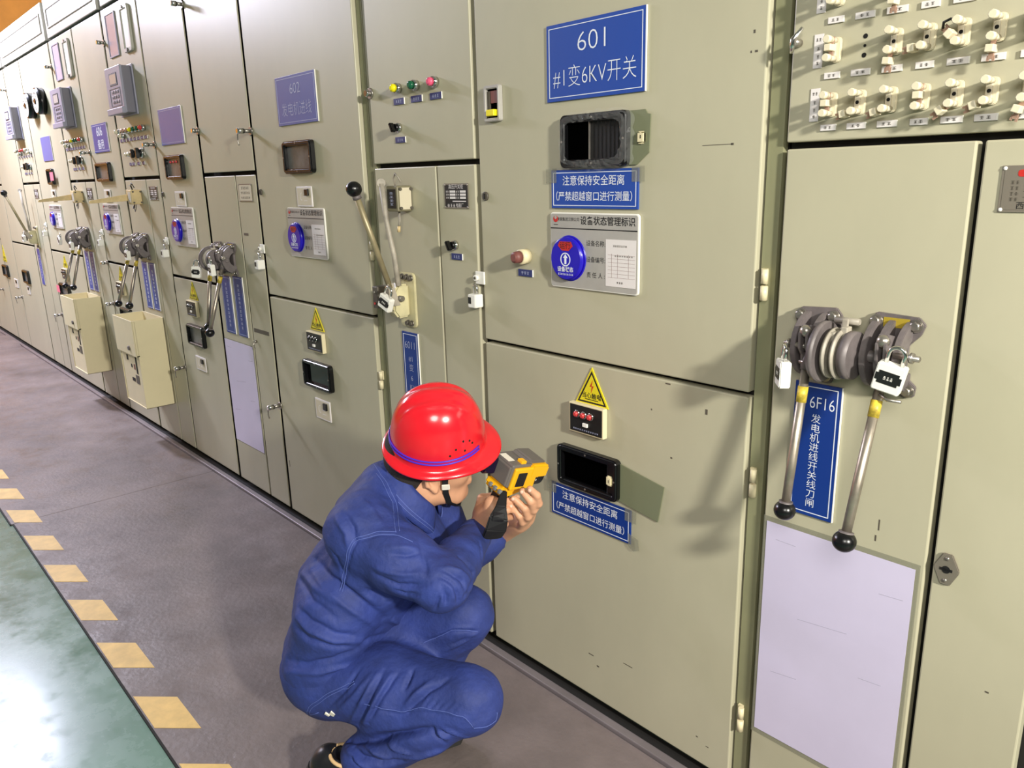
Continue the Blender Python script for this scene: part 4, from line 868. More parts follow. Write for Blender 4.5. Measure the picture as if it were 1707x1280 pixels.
# --- jacket
F = Field(L((-1.86, -.86, .17)), L((-1.06, -.14, .83)), .004)
ch = (J['shR']+J['shL'])/2
for s, h_, sh in ((-1, J['hipR'], J['shR']), (1, J['hipL'], J['shL'])):
    w1 = hipm+PL*s*.070+PF*.0+PU*.03; w2 = hipm+PL*s*.085+PF*.040+PU*.17; w3 = ch+PL*s*.085+PF*.002-PU*.085
    F.chain([w1, w2, w3, sh-PL*s*.045-PF*.004-PU*.0], [.107, .090, .097, .074], .05)
F.chain([hipm-PF*.012+PU*.04, hipm+PF*.025+PU*.20, ch-PF*.022-PU*.058, J['neck']-PU*.035-PF*.005], [.105, .094, .097, .066], .05)
F.cone(J['neck']-PU*.018-PF*.040, ch-PF*.045-PU*.02, .062, .078, .04)
for sh in (J['shR'], J['shL']): F.cone(J['neck']-PU*.030-PF*.02, sh-PF*.012+PU*.008, .066, .070, .03)
F.chain([hipm+PF*.08+PU*.12, ch+PF*.055-PU*.12, ch+PF*.045-PU*.03], [.085, .085, .055], .05)
sR = J['shR']; eR = J['elbR']; wR = J['wrR']
F.chain([sR, sR+(eR-sR)*.5, eR], [.078, .071, .060], .03)
dR = (wR-eR)/np.linalg.norm(wR-eR)
F.chain([eR, eR+(wR-eR)*.45, wR-dR*.035], [.060, .053, .041], .016)
sL = J['shL']; eL = J['elbL']; wL = J['wrL']; dL = (wL-eL)/np.linalg.norm(wL-eL)
F.chain([sL, sL+(eL-sL)*.5, eL], [.075, .066, .056], .03); F.chain([eL, eL+(wL-eL)*.5, wL-dL*.035], [.056, .048, .040], .018)
F.half((-.0015, -.1345, .300), (-.094, -.283, .9545))
JACKET_STROKES = [([(0.058,-0.095,0.555), (0.06,-0.09,0.576), (0.075,-0.091,0.604), (0.102,-0.099,0.639), (0.112,-0.097,0.663), (0.119,-0.087,0.686), (0.135,-0.068,0.694), (0.15,-0.049,0.7), (0.165,-0.036,0.701), (0.178,-0.021,0.701)], -0.0022, 0.004),
 ([(0.166,-0.077,0.625), (0.191,-0.067,0.617), (0.219,-0.05,0.608), (0.251,-0.03,0.613), (0.279,-0.013,0.623)], -0.0045, 0.007),
 ([(0.167,-0.077,0.643), (0.199,-0.063,0.638), (0.227,-0.043,0.634), (0.253,-0.019,0.637)], 0.004, 0.007),
 ([(0.198,-0.047,0.672), (0.219,-0.027,0.669), (0.229,-0.003,0.67)], -0.003, 0.005),
 ([(0.207,-0.052,0.594), (0.227,-0.038,0.587), (0.262,-0.028,0.596)], -0.004, 0.006),
 ([(0.102,-0.06,0.551), (0.11,-0.04,0.532), (0.106,-0.012,0.503)], -0.009, 0.011),
 ([(0.062,0.018,0.432), (0.043,0.05,0.398)], 0.006, 0.01),
 ([(-0.074,-0.09,0.573), (-0.029,-0.098,0.573), (0.009,-0.104,0.571), (0.04,-0.101,0.565), (0.063,-0.093,0.554), (0.079,-0.083,0.539), (0.088,-0.07,0.524), (0.093,-0.055,0.505), (0.09,-0.034,0.48), (0.07,-0.004,0.444)], -0.0065, 0.01),
 ([(-0.07,-0.106,0.556), (-0.023,-0.115,0.555), (0.012,-0.119,0.549), (0.038,-0.113,0.54), (0.057,-0.105,0.528), (0.071,-0.095,0.512), (0.08,-0.082,0.498), (0.085,-0.067,0.481), (0.083,-0.048,0.46), (0.067,-0.02,0.427)], 0.005, 0.01),
 ([(0.301,0.003,0.618), (0.309,0.007,0.596), (0.307,0.006,0.577)], -0.005, 0.005),
 ([(0.31,0.023,0.618), (0.317,0.031,0.594), (0.312,0.035,0.567)], -0.005, 0.005),
 ([(0.301,-0.004,0.602), (0.298,-0.008,0.583), (0.284,-0.007,0.557)], -0.004, 0.004),
 ([(0.286,0.019,0.644), (0.302,0.033,0.632), (0.311,0.05,0.616), (0.315,0.052,0.599)], -0.005, 0.005),
 ([(0.286,0.004,0.636), (0.303,0.018,0.627), (0.312,0.026,0.615)], -0.004, 0.004),
 ([(0.295,0.005,0.628), (0.311,0.019,0.612), (0.315,0.022,0.584)], 0.004, 0.005),
 ([(0.285,0.029,0.647), (0.299,0.05,0.634), (0.302,0.074,0.608)], 0.004, 0.006),
 ([(0.263,0.084,0.641), (0.276,0.096,0.621), (0.274,0.11,0.595), (0.3,0.08,0.588), (0.314,0.053,0.584)], -0.009, 0.008),
 ([(-0.036,-0.165,0.494), (-0.006,-0.165,0.49), (0.015,-0.161,0.481), (0.035,-0.151,0.475), (0.05,-0.139,0.466), (0.062,-0.125,0.455), (0.073,-0.103,0.446), (0.076,-0.077,0.432)], -0.006, 0.009),
 ([(-0.033,-0.177,0.451), (-0.007,-0.175,0.446), (0.011,-0.17,0.437), (0.03,-0.159,0.435), (0.044,-0.147,0.43), (0.055,-0.132,0.422), (0.066,-0.11,0.419), (0.07,-0.085,0.411), (0.063,-0.052,0.395)], -0.005, 0.008),
 ([(-0.031,-0.172,0.475), (-0.004,-0.171,0.47), (0.015,-0.167,0.461), (0.034,-0.156,0.456), (0.048,-0.144,0.448), (0.059,-0.13,0.438), (0.067,-0.113,0.434), (0.072,-0.094,0.427), (0.072,-0.072,0.417)], 0.005, 0.008),
 ([(-0.072,-0.187,0.352), (-0.03,-0.181,0.363), (-0.002,-0.17,0.365), (0.017,-0.159,0.374), (0.033,-0.145,0.379), (0.045,-0.13,0.382), (0.056,-0.116,0.391), (0.063,-0.1,0.398), (0.067,-0.081,0.402), (0.067,-0.06,0.403), (0.06,-0.036,0.399), (0.048,-0.006,0.387), (0.038,0.024,0.376)], -0.005, 0.008),
 ([(-0.073,-0.194,0.32), (-0.039,-0.188,0.335), (-0.014,-0.178,0.342), (0.005,-0.166,0.346), (0.02,-0.152,0.347), (0.034,-0.136,0.353), (0.044,-0.118,0.356), (0.05,-0.097,0.355), (0.05,-0.073,0.35), (0.039,-0.043,0.337)], 0.005, 0.009),
 ([(-0.105,-0.114,0.536), (-0.051,-0.124,0.542), (-0.01,-0.129,0.541), (0.021,-0.125,0.537), (0.043,-0.117,0.528), (0.061,-0.107,0.516)], 0.004, 0.009),
 ([(-0.121,-0.116,0.523), (-0.067,-0.131,0.529), (-0.028,-0.141,0.528), (-0.001,-0.145,0.521), (0.024,-0.139,0.514), (0.044,-0.131,0.504), (0.059,-0.12,0.491)], -0.004, 0.008),
 ([(-0.001,0.051,0.774), (0.031,0.047,0.762), (0.057,0.043,0.746), (0.077,0.042,0.727), (0.104,0.025,0.716), (0.146,-0.001,0.713), (0.173,-0.018,0.704)], -0.002, 0.0035),
 ([(0.058,-0.078,0.739), (0.085,-0.082,0.729), (0.104,-0.082,0.714), (0.119,-0.088,0.685)], -0.004, 0.006),
 ([(0.052,-0.094,0.728), (0.079,-0.098,0.717), (0.097,-0.097,0.702), (0.106,-0.101,0.671)], 0.004, 0.008),
 ([(0.053,-0.032,0.752), (0.079,-0.033,0.746), (0.098,-0.03,0.737), (0.121,-0.03,0.723), (0.146,-0.031,0.71)], 0.003, 0.009),
 ([(0.178,-0.055,0.68), (0.192,-0.041,0.683), (0.204,-0.026,0.683), (0.215,-0.011,0.68), (0.225,0.005,0.676)], 0.003, 0.008),
 ([(0.056,-0.118,0.655), (0.069,-0.112,0.64), (0.059,-0.098,0.609), (0.06,-0.089,0.583)], -0.003, 0.007),
 ([(0.208,0.017,0.686), (0.226,0.009,0.675), (0.242,0.003,0.662), (0.256,-0.004,0.649), (0.269,-0.011,0.635)], -0.003, 0.006),
 ([(0.214,0.178,0.625), (0.234,0.166,0.614), (0.238,0.165,0.593)], -0.004, 0.006)]
jv, jq = F.mesh(2)
jv = cloth_noise(jv, jq, .0022, 42, 1); jv = folds(jv, jq, JACKET_STROKES)
jacket = meshobj('jacket', jv, jq, 'denim', worker)

# --- trousers
F = Field(L((-1.86, -.86, .02)), L((-1.05, -.24, .50)), .004)
F.chain([hipm-PF*.02+PL*.06, hipm-PF*.02-PL*.06], [.102, .102], .04); F.cone(hipm-PF*.005+PU*.06, hipm-PF*.01, .090, .100, .04)
for h_, k_, a_, kk in ((J['hipR'], J['kneeR'], J['ankR'], -1), (J['hipL'], J['kneeL'], J['ankL'], 1)):
    th = k_-h_
    F.chain([h_+PF*.01-PU*.005, h_+th*.45-PU*.012, k_-th*.03], [.100, .094, .072], .04)
    F.chain([k_, k_+(a_-k_)*.35-PF*.012, k_+(a_-k_)*.88], [.067, .068, .060], .022)
TROUSER_STROKES = [([(0.146,-0.059,0.368), (0.151,-0.075,0.357), (0.152,-0.088,0.343), (0.151,-0.1,0.327), (0.147,-0.111,0.304), (0.137,-0.119,0.277), (0.109,-0.117,0.233)], -0.006, 0.007),
 ([(0.172,-0.036,0.37), (0.175,-0.055,0.359), (0.176,-0.071,0.344), (0.173,-0.086,0.328), (0.17,-0.097,0.31), (0.163,-0.106,0.288), (0.15,-0.112,0.262)], -0.005, 0.006),
 ([(0.192,-0.012,0.373), (0.202,-0.031,0.362), (0.208,-0.047,0.346)], -0.006, 0.006),
 ([(0.139,-0.074,0.361), (0.141,-0.088,0.349), (0.141,-0.101,0.334), (0.137,-0.111,0.317), (0.13,-0.12,0.297), (0.116,-0.126,0.271), (0.086,-0.123,0.231)], 0.004, 0.007),
 ([(0.163,-0.051,0.367), (0.166,-0.067,0.354), (0.167,-0.081,0.34), (0.165,-0.094,0.323), (0.16,-0.105,0.304), (0.151,-0.113,0.281), (0.133,-0.116,0.249)], 0.004, 0.006),
 ([(0.231,-0.057,0.306), (0.242,-0.044,0.326), (0.252,-0.03,0.341), (0.259,-0.016,0.355), (0.271,0.002,0.365), (0.28,0.021,0.375)], -0.005, 0.006),
 ([(0.219,-0.061,0.312), (0.233,-0.04,0.34), (0.242,-0.025,0.353), (0.249,-0.007,0.365)], 0.005, 0.008),
 ([(0.247,-0.045,0.316), (0.257,-0.029,0.339)], -0.002, 0.003),
 ([(0.262,-0.037,0.32), (0.269,-0.02,0.344)], -0.002, 0.003),
 ([(0.276,-0.03,0.324), (0.287,-0.012,0.346)], -0.002, 0.003),
 ([(0.29,-0.022,0.326), (0.303,-0.005,0.348)], -0.002, 0.003),
 ([(0.305,-0.014,0.329), (0.321,0.003,0.349)], -0.002, 0.003),
 ([(0.321,-0.006,0.33), (0.336,0.01,0.348)], -0.0015, 0.003),
 ([(0.13,-0.117,0.307), (0.168,-0.099,0.307), (0.185,-0.088,0.306), (0.201,-0.076,0.305), (0.217,-0.065,0.304), (0.237,-0.051,0.312), (0.258,-0.038,0.322), (0.278,-0.029,0.324), (0.297,-0.019,0.326), (0.316,-0.01,0.328), (0.335,-0,0.326), (0.35,0.011,0.322), (0.361,0.024,0.299), (0.343,0.005,0.296), (0.322,-0.011,0.297)], 0.0016, 0.0026),
 ([(0.36,0.024,0.297), (0.37,0.05,0.292), (0.37,0.075,0.293), (0.373,0.078,0.312)], 0.0016, 0.0026),
 ([(0.139,-0.116,0.302), (0.162,-0.104,0.302), (0.181,-0.092,0.301), (0.199,-0.079,0.298), (0.218,-0.067,0.296), (0.239,-0.053,0.305), (0.261,-0.04,0.313), (0.28,-0.031,0.316), (0.299,-0.021,0.318), (0.318,-0.011,0.32)], -0.0018, 0.004),
 ([(0.295,-0.029,0.279), (0.311,-0.01,0.258)], 0.005, 0.005),
 ([(0.308,-0.02,0.288), (0.326,-0.005,0.281), (0.341,0.023,0.262)], 0.004, 0.005),
 ([(0.289,-0.033,0.272), (0.302,-0.012,0.243)], -0.004, 0.005),
 ([(0.304,-0.023,0.281), (0.32,-0.006,0.269)], -0.004, 0.004),
 ([(0.065,-0.12,0.173), (0.11,-0.118,0.197), (0.143,-0.111,0.211), (0.17,-0.101,0.225), (0.195,-0.09,0.238), (0.221,-0.08,0.253), (0.243,-0.068,0.265), (0.266,-0.052,0.272), (0.287,-0.035,0.278)], -0.016, 0.011),
 ([(0.106,-0.131,0.182), (0.144,-0.129,0.178), (0.168,-0.119,0.179), (0.187,-0.107,0.176), (0.205,-0.093,0.181), (0.222,-0.077,0.183)], -0.009, 0.008),
 ([(0.128,-0.117,0.202), (0.174,-0.111,0.199), (0.203,-0.096,0.194)], 0.008, 0.007),
 ([(0.11,-0.141,0.169), (0.141,-0.137,0.157)], -0.006, 0.006),
 ([(0.19,-0.094,0.231), (0.215,-0.087,0.22), (0.234,-0.077,0.217), (0.249,-0.065,0.211)], 0.006, 0.006),
 ([(0.094,-0.139,0.171), (0.132,-0.138,0.165), (0.164,-0.123,0.157)], 0.006, 0.007),
 ([(0.216,-0.087,0.196), (0.238,-0.069,0.2), (0.258,-0.051,0.201), (0.272,-0.039,0.21), (0.282,-0.024,0.215), (0.289,-0.007,0.216)], 0.004, 0.008),
 ([(0.117,0.066,0.367), (0.135,0.084,0.378), (0.158,0.098,0.394), (0.181,0.111,0.41), (0.196,0.124,0.411), (0.208,0.14,0.409), (0.215,0.16,0.404)], -0.0025, 0.004),
 ([(0.117,0.071,0.376), (0.137,0.086,0.389), (0.159,0.099,0.404), (0.181,0.112,0.419), (0.197,0.126,0.42), (0.209,0.142,0.418), (0.216,0.163,0.412)], 0.002, 0.004),
 ([(0.179,0.116,0.373), (0.198,0.132,0.385), (0.211,0.151,0.393)], -0.003, 0.005),
 ([(0.157,0.101,0.35), (0.177,0.118,0.366), (0.198,0.134,0.382), (0.21,0.148,0.395), (0.216,0.166,0.405)], 0.003, 0.006),
 ([(0.056,-0.141,0.249), (0.079,-0.136,0.275), (0.097,-0.129,0.297), (0.111,-0.12,0.315), (0.12,-0.109,0.333), (0.126,-0.096,0.347), (0.129,-0.081,0.36)], 0.004, 0.008),
 ([(0.037,-0.153,0.26), (0.055,-0.145,0.282), (0.069,-0.136,0.301), (0.081,-0.126,0.318), (0.088,-0.115,0.334), (0.091,-0.103,0.349), (0.092,-0.089,0.36)], -0.004, 0.006)]
tv, tq = F.mesh(2)
tv = cloth_noise(tv, tq, .0018, 40, 2); tv = folds(tv, tq, TROUSER_STROKES)
trousers = meshobj('trousers', tv, tq, 'denim', worker)

# --- body: head, neck, arms and hands in one skin
def unit(a): a = np.array(a, float); return a/np.linalg.norm(a)
HU = unit((.342, -.248, .906)); HF = unit((.572, .820, .0085)); HL = np.cross(HU, HF); HC = L((-1.424, -.375, .846))   # helmet axes
fu = unit((.20, -.17, .95)); ff = unit(HF-.06*PU); ff = unit(ff-fu*(ff@fu)); fl = np.cross(fu, ff); FC = HC-HU*.050-ff*.020      # face axes, middle of the head
def H(a, b, c): return FC+ff*a+fl*b+fu*c
F = Field(L((-1.64, -.62, .48)), L((-1.15, -.14, .95)), .0034)
AX = (ff, fl, fu)
F.ell(H(-.008, 0, .012), AX, (.096, .078, .098), .02)                    # skull
F.ell(H(.030, 0, -.045), AX, (.062, .060, .075), .03)                    # face
F.cone(H(.064, .0, -.118), H(.054, 0, -.104), .020, .025, .03)            # chin
for s in (-1, 1):
    F.cone(H(.050, s*.03, -.108), H(-.006, s*.056, -.072), .017, .020, .03)   # jaw
    F.ell(H(.058, s*.040, -.036), AX, (.024, .020, .020), .02)             # cheek
    F.cone(H(.078, s*.014, .006), H(.070, s*.045, .004), .011, .010, .012)  # brow
    F.ell(H(.092, s*.031, -.014), AX, (.014, .016, .010), .006, sub=True)   # eye socket
    F.cone(H(.000, s*.074, -.010), H(.006, s*.076, -.044), .0125, .009, .008, (fl, .6)).cone(H(-.012, s*.084, -.004), H(-.012, s*.087, -.026), .0065, .0055, .005).cone(H(-.012, s*.084, -.002), H(.004, s*.084, .002), .0055, .005, .004).cone(H(-.010, s*.086, -.026), H(.006, s*.080, -.050), .0055, .006, .004).cone(H(-.001, s*.086, -.014), H(.002, s*.086, -.030), .0065, .005, .003, (fl, .6), sub=True)
F.cone(H(.096, 0, -.008), H(.113, 0, -.040), .007, .0105, .010)           # nose
for s in (-1, 1): F.ell(H(.100, s*.011, -.043), AX, (.010, .007, .007), .006)
F.cone(H(.089, -.018, -.068), H(.089, .018, -.068), .006, .006, .008).cone(H(.087, -.016, -.077), H(.087, .016, -.077), .0065, .0065, .008).cone(H(.099, -.018, -.0725), H(.099, .018, -.0725), .003, .003, .003, sub=True)
nk = J['neck']
NA = unit(PF*.62+PU*.78); NC = L((-1.482, -.408, .713)); F.chain([H(-.024, 0, -.045), NC+NA*.02, NC-NA*.06], [.056, .052, .06], .03)
F.chain([sR*.3+nk*.7-PU*.06, sR-PU*.01, eR], [.05, .052, .040], .02); F.chain([eR, eR+(wR-eR)*.4, wR], [.038, .036, .0265], .012)
F.chain([sL*.3+nk*.7-PU*.06, sL-PU*.01, eL], [.05, .05, .038], .02); F.chain([eL, eL+(wL-eL)*.4, wL], [.038, .035, .0260], .012)
# right hand closed on the grip: palm, four bent fingers, thumb from the side of the palm
def hand(wr, palm, fingers, thumb, rad, webs):
    for q in webs: F.cone(L(wr), L(q), .0245, .0165, .012)
    for a, b in zip(webs[:-1], webs[1:]): F.cone(L(a), L(b), .0140, .0140, .010)
    a1 = unit(L(webs[1])-L(wr)); a2 = np.array(webs[-1])-np.array(webs[0]); a2 = unit(a2-a1*(a2@a1)); F.ell(L(palm), (a1, a2, np.cross(a1, a2)), (.034, .028, .0185), .012)
    for f_, r_ in zip(fingers, rad):
        for i in range(len(f_)-1): F.cone(L(f_[i]), L(f_[i+1]), r_*(1.06-.10*i), r_*(.98-.10*i), .0035)
    for i in range(len(thumb)-1): F.cone(L(thumb[i]), L(thumb[i+1]), (.0145, .0105)[i], (.011, .0085)[i], .008)
RH = dict(wr=(-1.3838, -0.2981, 0.5975), palm=(-1.3684, -0.2910, 0.6426), webs=[(-1.3356, -0.2910, 0.6846), (-1.3294, -0.2951, 0.6733), (-1.3325, -0.2951, 0.6549), (-1.3417, -0.2930, 0.6344)],
 fingers=[[(-1.3356, -0.2910, 0.6856), (-1.3120, -0.2725, 0.6907), (-1.3079, -0.2500, 0.6846), (-1.3274, -0.2336, 0.6784)], [(-1.3274, -0.2951, 0.6743), (-1.3038, -0.2725, 0.6702), (-1.3120, -0.2397, 0.6590), (-1.3509, -0.2264, 0.6456)], [(-1.3315, -0.2951, 0.6559), (-1.3099, -0.2746, 0.6487), (-1.3243, -0.2418, 0.6354), (-1.3632, -0.2284, 0.6251)], [(-1.3417, -0.2930, 0.6344), (-1.3233, -0.2746, 0.6262), (-1.3407, -0.2438, 0.6118), (-1.3735, -0.2336, 0.6057)]],
 thumb=[(-1.3961, -0.2848, 0.6364), (-1.4083, -0.2623, 0.6651), (-1.3858, -0.2336, 0.6733)], rad=[.0098, .0100, .0094, .0082])
LHD = dict(wr=(-1.4369, -0.1723, 0.5376), palm=(-1.3654, -0.1837, 0.5967), webs=[(-1.3136, -0.1900, 0.6319), (-1.3219, -0.1900, 0.6153), (-1.3333, -0.1920, 0.6019), (-1.3447, -0.1941, 0.5915)],
 fingers=[[(-1.3157, -0.1900, 0.6267), (-1.2515, -0.2169, 0.6858), (-1.2432, -0.2293, 0.7127), (-1.2484, -0.2459, 0.7324)], [(-1.3250, -0.1900, 0.6071), (-1.2650, -0.2210, 0.6671), (-1.2556, -0.2376, 0.6962), (-1.2681, -0.2511, 0.7221)], [(-1.3364, -0.1920, 0.5926), (-1.2805, -0.2252, 0.6454), (-1.2743, -0.2407, 0.6734), (-1.2950, -0.2542, 0.6962)], [(-1.3489, -0.1941, 0.5812), (-1.3012, -0.2252, 0.6236), (-1.2950, -0.2397, 0.6464), (-1.3074, -0.2521, 0.6734)]],
 thumb=[(-1.4214, -0.1651, 0.5718), (-1.4318, -0.1485, 0.6029), (-1.4059, -0.1464, 0.6340)], rad=[.0108, .0112, .0108, .0094])
for hd in (RH, LHD): hand(hd['wr'], hd['palm'], hd['fingers'], hd['thumb'], hd['rad'], hd['webs'])
bv, bq = F.mesh(1)
body = meshobj('body', bv, bq, 'skin', worker)
for s in (-1, 1): MB().ball(H(.076, s*.031, -.013), .0115, 'eye').ball(H(.0835, s*.032, -.0135), .006, 'iris').build('eye', body)
for f_, r_ in zip(LHD['fingers'], LHD['rad']):
    p = L(f_[-1]); d = unit(np.array(f_[-1])-np.array(f_[-2])); o = unit(V3(.6, -.8, .1)-d*(V3(.6, -.8, .1)@d)); c = p+d*r_*.25+o*r_*.72
    MB().ball(c, .0052, 'nail', (1, 1, 1), 12, 8).build('fingernail', body)
# short dark hair below the helmet, at the back and sides
F = Field(H(0, 0, 0)-.13, H(0, 0, 0)+.13, .0034)
F.ell(H(-.012, 0, .012), AX, (.0985, .0815, .100), .01); F.cone(H(-.060, 0, -.02), H(-.062, 0, -.062), .040, .034, .03, (fl, 1))
F.cone(H(-.05, -.03, -.03), H(-.05, .03, -.03), .045, .045, .02)
F.cone(H(.11, -.1, -.02), H(.11, .1, -.02), .085, .085, .004, sub=True)                                # face left bare
for s in (-1, 1): F.ell(H(.02, s*.085, -.045), AX, (.058, .03, .040), .004, sub=True); F.ell(H(.0, s*.085, -.024), AX, (.022, .024, .032), .004, sub=True)
hv, hq = F.mesh(1); meshobj('hair', hv, hq, 'hair', worker)

# --- stitched seams of jacket and trousers
JACKET_SEAMS = [[(0.057,-0.098,0.548), (0.058,-0.092,0.57), (0.067,-0.09,0.597), (0.098,-0.1,0.636), (0.109,-0.099,0.663), (0.117,-0.088,0.687), (0.134,-0.068,0.695), (0.149,-0.048,0.701), (0.164,-0.035,0.702), (0.177,-0.021,0.701), (0.193,-0.011,0.695), (0.207,-0,0.688)],
 [(0.052,-0.102,0.548), (0.052,-0.095,0.57), (0.059,-0.091,0.596), (0.093,-0.102,0.637), (0.104,-0.102,0.665), (0.114,-0.088,0.693), (0.125,-0.074,0.698), (0.135,-0.06,0.702), (0.144,-0.045,0.706), (0.158,-0.031,0.706), (0.171,-0.016,0.705)],
 [(-0.004,0.049,0.773), (0.029,0.045,0.762), (0.056,0.04,0.746), (0.078,0.038,0.728), (0.104,0.022,0.717), (0.142,-0.001,0.713), (0.17,-0.017,0.705)],
 [(-0.047,0.07,0.778), (0.004,0.054,0.774), (0.034,0.052,0.761), (0.058,0.048,0.744), (0.076,0.049,0.724), (0.097,0.036,0.711), (0.142,0.009,0.712), (0.172,-0.009,0.706)]]
TROUSER_SEAMS = [[(0.13,-0.117,0.307), (0.168,-0.099,0.307), (0.185,-0.088,0.306), (0.201,-0.076,0.305), (0.217,-0.065,0.304), (0.237,-0.051,0.312), (0.258,-0.038,0.322), (0.278,-0.029,0.324), (0.297,-0.019,0.326), (0.316,-0.01,0.328), (0.335,-0,0.326), (0.35,0.011,0.322), (0.36,0.023,0.299)],
 [(0.36,0.024,0.297), (0.37,0.05,0.292), (0.37,0.075,0.293), (0.372,0.08,0.311)],
 [(0.117,0.066,0.367), (0.135,0.084,0.378), (0.158,0.098,0.394), (0.181,0.111,0.41), (0.196,0.124,0.411), (0.208,0.14,0.409), (0.215,0.16,0.404)],
 [(-0.038,-0.169,0.207), (-0.006,-0.177,0.252), (0.018,-0.164,0.276), (0.038,-0.15,0.297), (0.058,-0.136,0.312), (0.077,-0.123,0.326), (0.096,-0.109,0.341)],
 [(-0.018,-0.172,0.223), (-0.002,-0.173,0.248), (0.022,-0.162,0.271), (0.042,-0.15,0.292), (0.062,-0.136,0.308), (0.083,-0.123,0.323), (0.102,-0.11,0.338)],
 [(-0.033,-0.17,0.211), (0.012,-0.162,0.24)]]
def stitches(par, v, Q, lines):
    N = vnormals(v, Q); b = MB()
    for ln in lines:
        P = np.array(ln, float); pts = []
        for i in range(len(P)-1):
            for t in np.linspace(0, 1, 4)[:-1]: p0, p3 = P[max(i-1, 0)], P[min(i+2, len(P)-1)]; pts.append(.5*(2*P[i]+(P[i+1]-p0)*t+(2*p0-5*P[i]+4*P[i+1]-p3)*t*t+(3*P[i]-p0-3*P[i+1]+p3)*t**3))
        pts.append(P[-1]); o = []
        for p in pts: k = np.argmin(((v-p)**2).sum(1)); o.append(v[k]+(p-v[k]-N[k]*((p-v[k])@N[k]))+N[k]*.0003)
        b.tube(o, .0008, 'stitch', 6)
    return b.build('stitching', par)
stitches(jacket, jv, jq, JACKET_SEAMS); stitches(trousers, tv, tq, TROUSER_SEAMS)
# --- helmet
def dome(th, ph, e=0.0):
    a, b_, h_ = .112+e, .103+e, .144+e
    c = max(math.cos(ph), 0)**.80; s_ = math.sin(ph)**.92 if ph > 0 else 0
    x, y, z = a*c*math.cos(th), b_*c*math.sin(th), h_*s_
    if ph > .35:
        k = min(1, (ph-.35)/.4); g = lambda t, w_: math.exp(-(t/w_)**4)
        z += .0045*k*g(y, .014)+.003*k*(g(y-.036, .007)+g(y+.036, .007))
    return HC+HF*x+HL*y+HU*z
def brimw(th): return .017+.021*max(0, math.cos(th))**2.2*(1 if math.cos(th) > 0 else 0)+.004*max(0, -math.cos(th))
NT, NP = 96, 30; bm = bmesh.new(); rows = []
for j in range(NP+1):
    ph = (PI/2-.015)*(1-j/NP); rows.append([bm.verts.new(dome(2*PI*i/NT, ph)) for i in range(NT)])
for f_, dz in ((.12, -.0035), (.5, -.0065), (.9, -.010), (1.0, -.0125), (1.0, -.0155), (.94, -.0155)):
    row = []
    for i in range(NT):
        th = 2*PI*i/NT; w_ = brimw(th)*f_; r = np.array([math.cos(th)/.114, math.sin(th)/.103]); r = r/np.linalg.norm(r)
        row.append(bm.verts.new(dome(th, 0)+HF*r[0]*w_+HL*r[1]*w_+HU*(dz-.010*f_*max(0, math.cos(th))**2)))
    rows.append(row)
top = bm.verts.new(HC+HU*.1485)
for i in range(NT): bm.faces.new((top, rows[0][i], rows[0][(i+1) % NT]))
for j in range(len(rows)-1):
    for i in range(NT): bm.faces.new((rows[j][i], rows[j+1][i], rows[j+1][(i+1) % NT], rows[j][(i+1) % NT]))
bmesh.ops.recalc_face_normals(bm, faces=bm.faces[:])
b = MB(); b._add(bm, 'helmet', True); helm = b.build('helmet', worker)
so = helm.modifiers.new('shell', 'SOLIDIFY'); so.thickness = .0025; so.offset = -1
b = MB()
for z_ in (.10, .155): b.tube([dome(th, z_, .0012) for th in np.linspace(.62, 2*PI-.62, 70)], .0021, 'cord', 8)
b.build('helmet_cord', helm)
b = MB()
for th, ph in ((-1.02, .43), (-1.22, .33), (-.86, .38), (-.80, .31), (-1.36, .24), (-1.02, .25)):
    p = dome(th, ph); n = unit(dome(th, ph, .01)-p); b.cyl(p-n*.001, p+n*.0006, .0026, 'hole', seg=12)
b.build('vent_holes', helm)
def ribbon(b, pts, side, w_, th, m):
    # flat band through pts, its width along 'side'
    t = bmesh.new(); rings = []; n = len(pts); side = np.array(side, float)
    for i, p in enumerate(pts):
        d = unit(np.array(pts[min(i+1, n-1)])-np.array(pts[max(i-1, 0)])); sd = unit(side-d*(side@d)); nn = np.cross(d, sd); wi = w_[i] if isinstance(w_, (list, tuple)) else w_
        rings.append([t.verts.new(np.array(p)+sd*a*wi/2+nn*c*th/2) for a, c in ((-1, -1), (1, -1), (1, 1), (-1, 1))])
    for i in range(n-1):
        for k in range(4): t.faces.new((rings[i][k], rings[i][(k+1) % 4], rings[i+1][(k+1) % 4], rings[i+1][k]))
    t.faces.new(rings[0][::-1]); t.faces.new(rings[-1]); bmesh.ops.recalc_face_normals(t, faces=t.faces[:])
    bmesh.ops.bevel(t, geom=t.edges[:], offset=th*.3, segments=2, affect='EDGES')
    return b._add(t, m, False)
b = MB()
pts = [H(.034, -.088, .02), H(.030, -.079, -.03), H(.030, -.074, -.062), H(.036, -.064, -.100), H(.056, -.036, -.134), H(.062, 0, -.142)]
ribbon(b, pts, ff, .014, .002, 'strapk'); ribbon(b, [p-fl*2*((p-FC)@fl) for p in pts], ff, .014, .002, 'strapk')
b.build('chin_strap', helm)
b = MB(); ribbon(b, [H(.031, -.0805, -.032), H(.031, -.0785, -.048)], ff, .019, .004, 'buckle'); b.build('strap_buckle', helm)

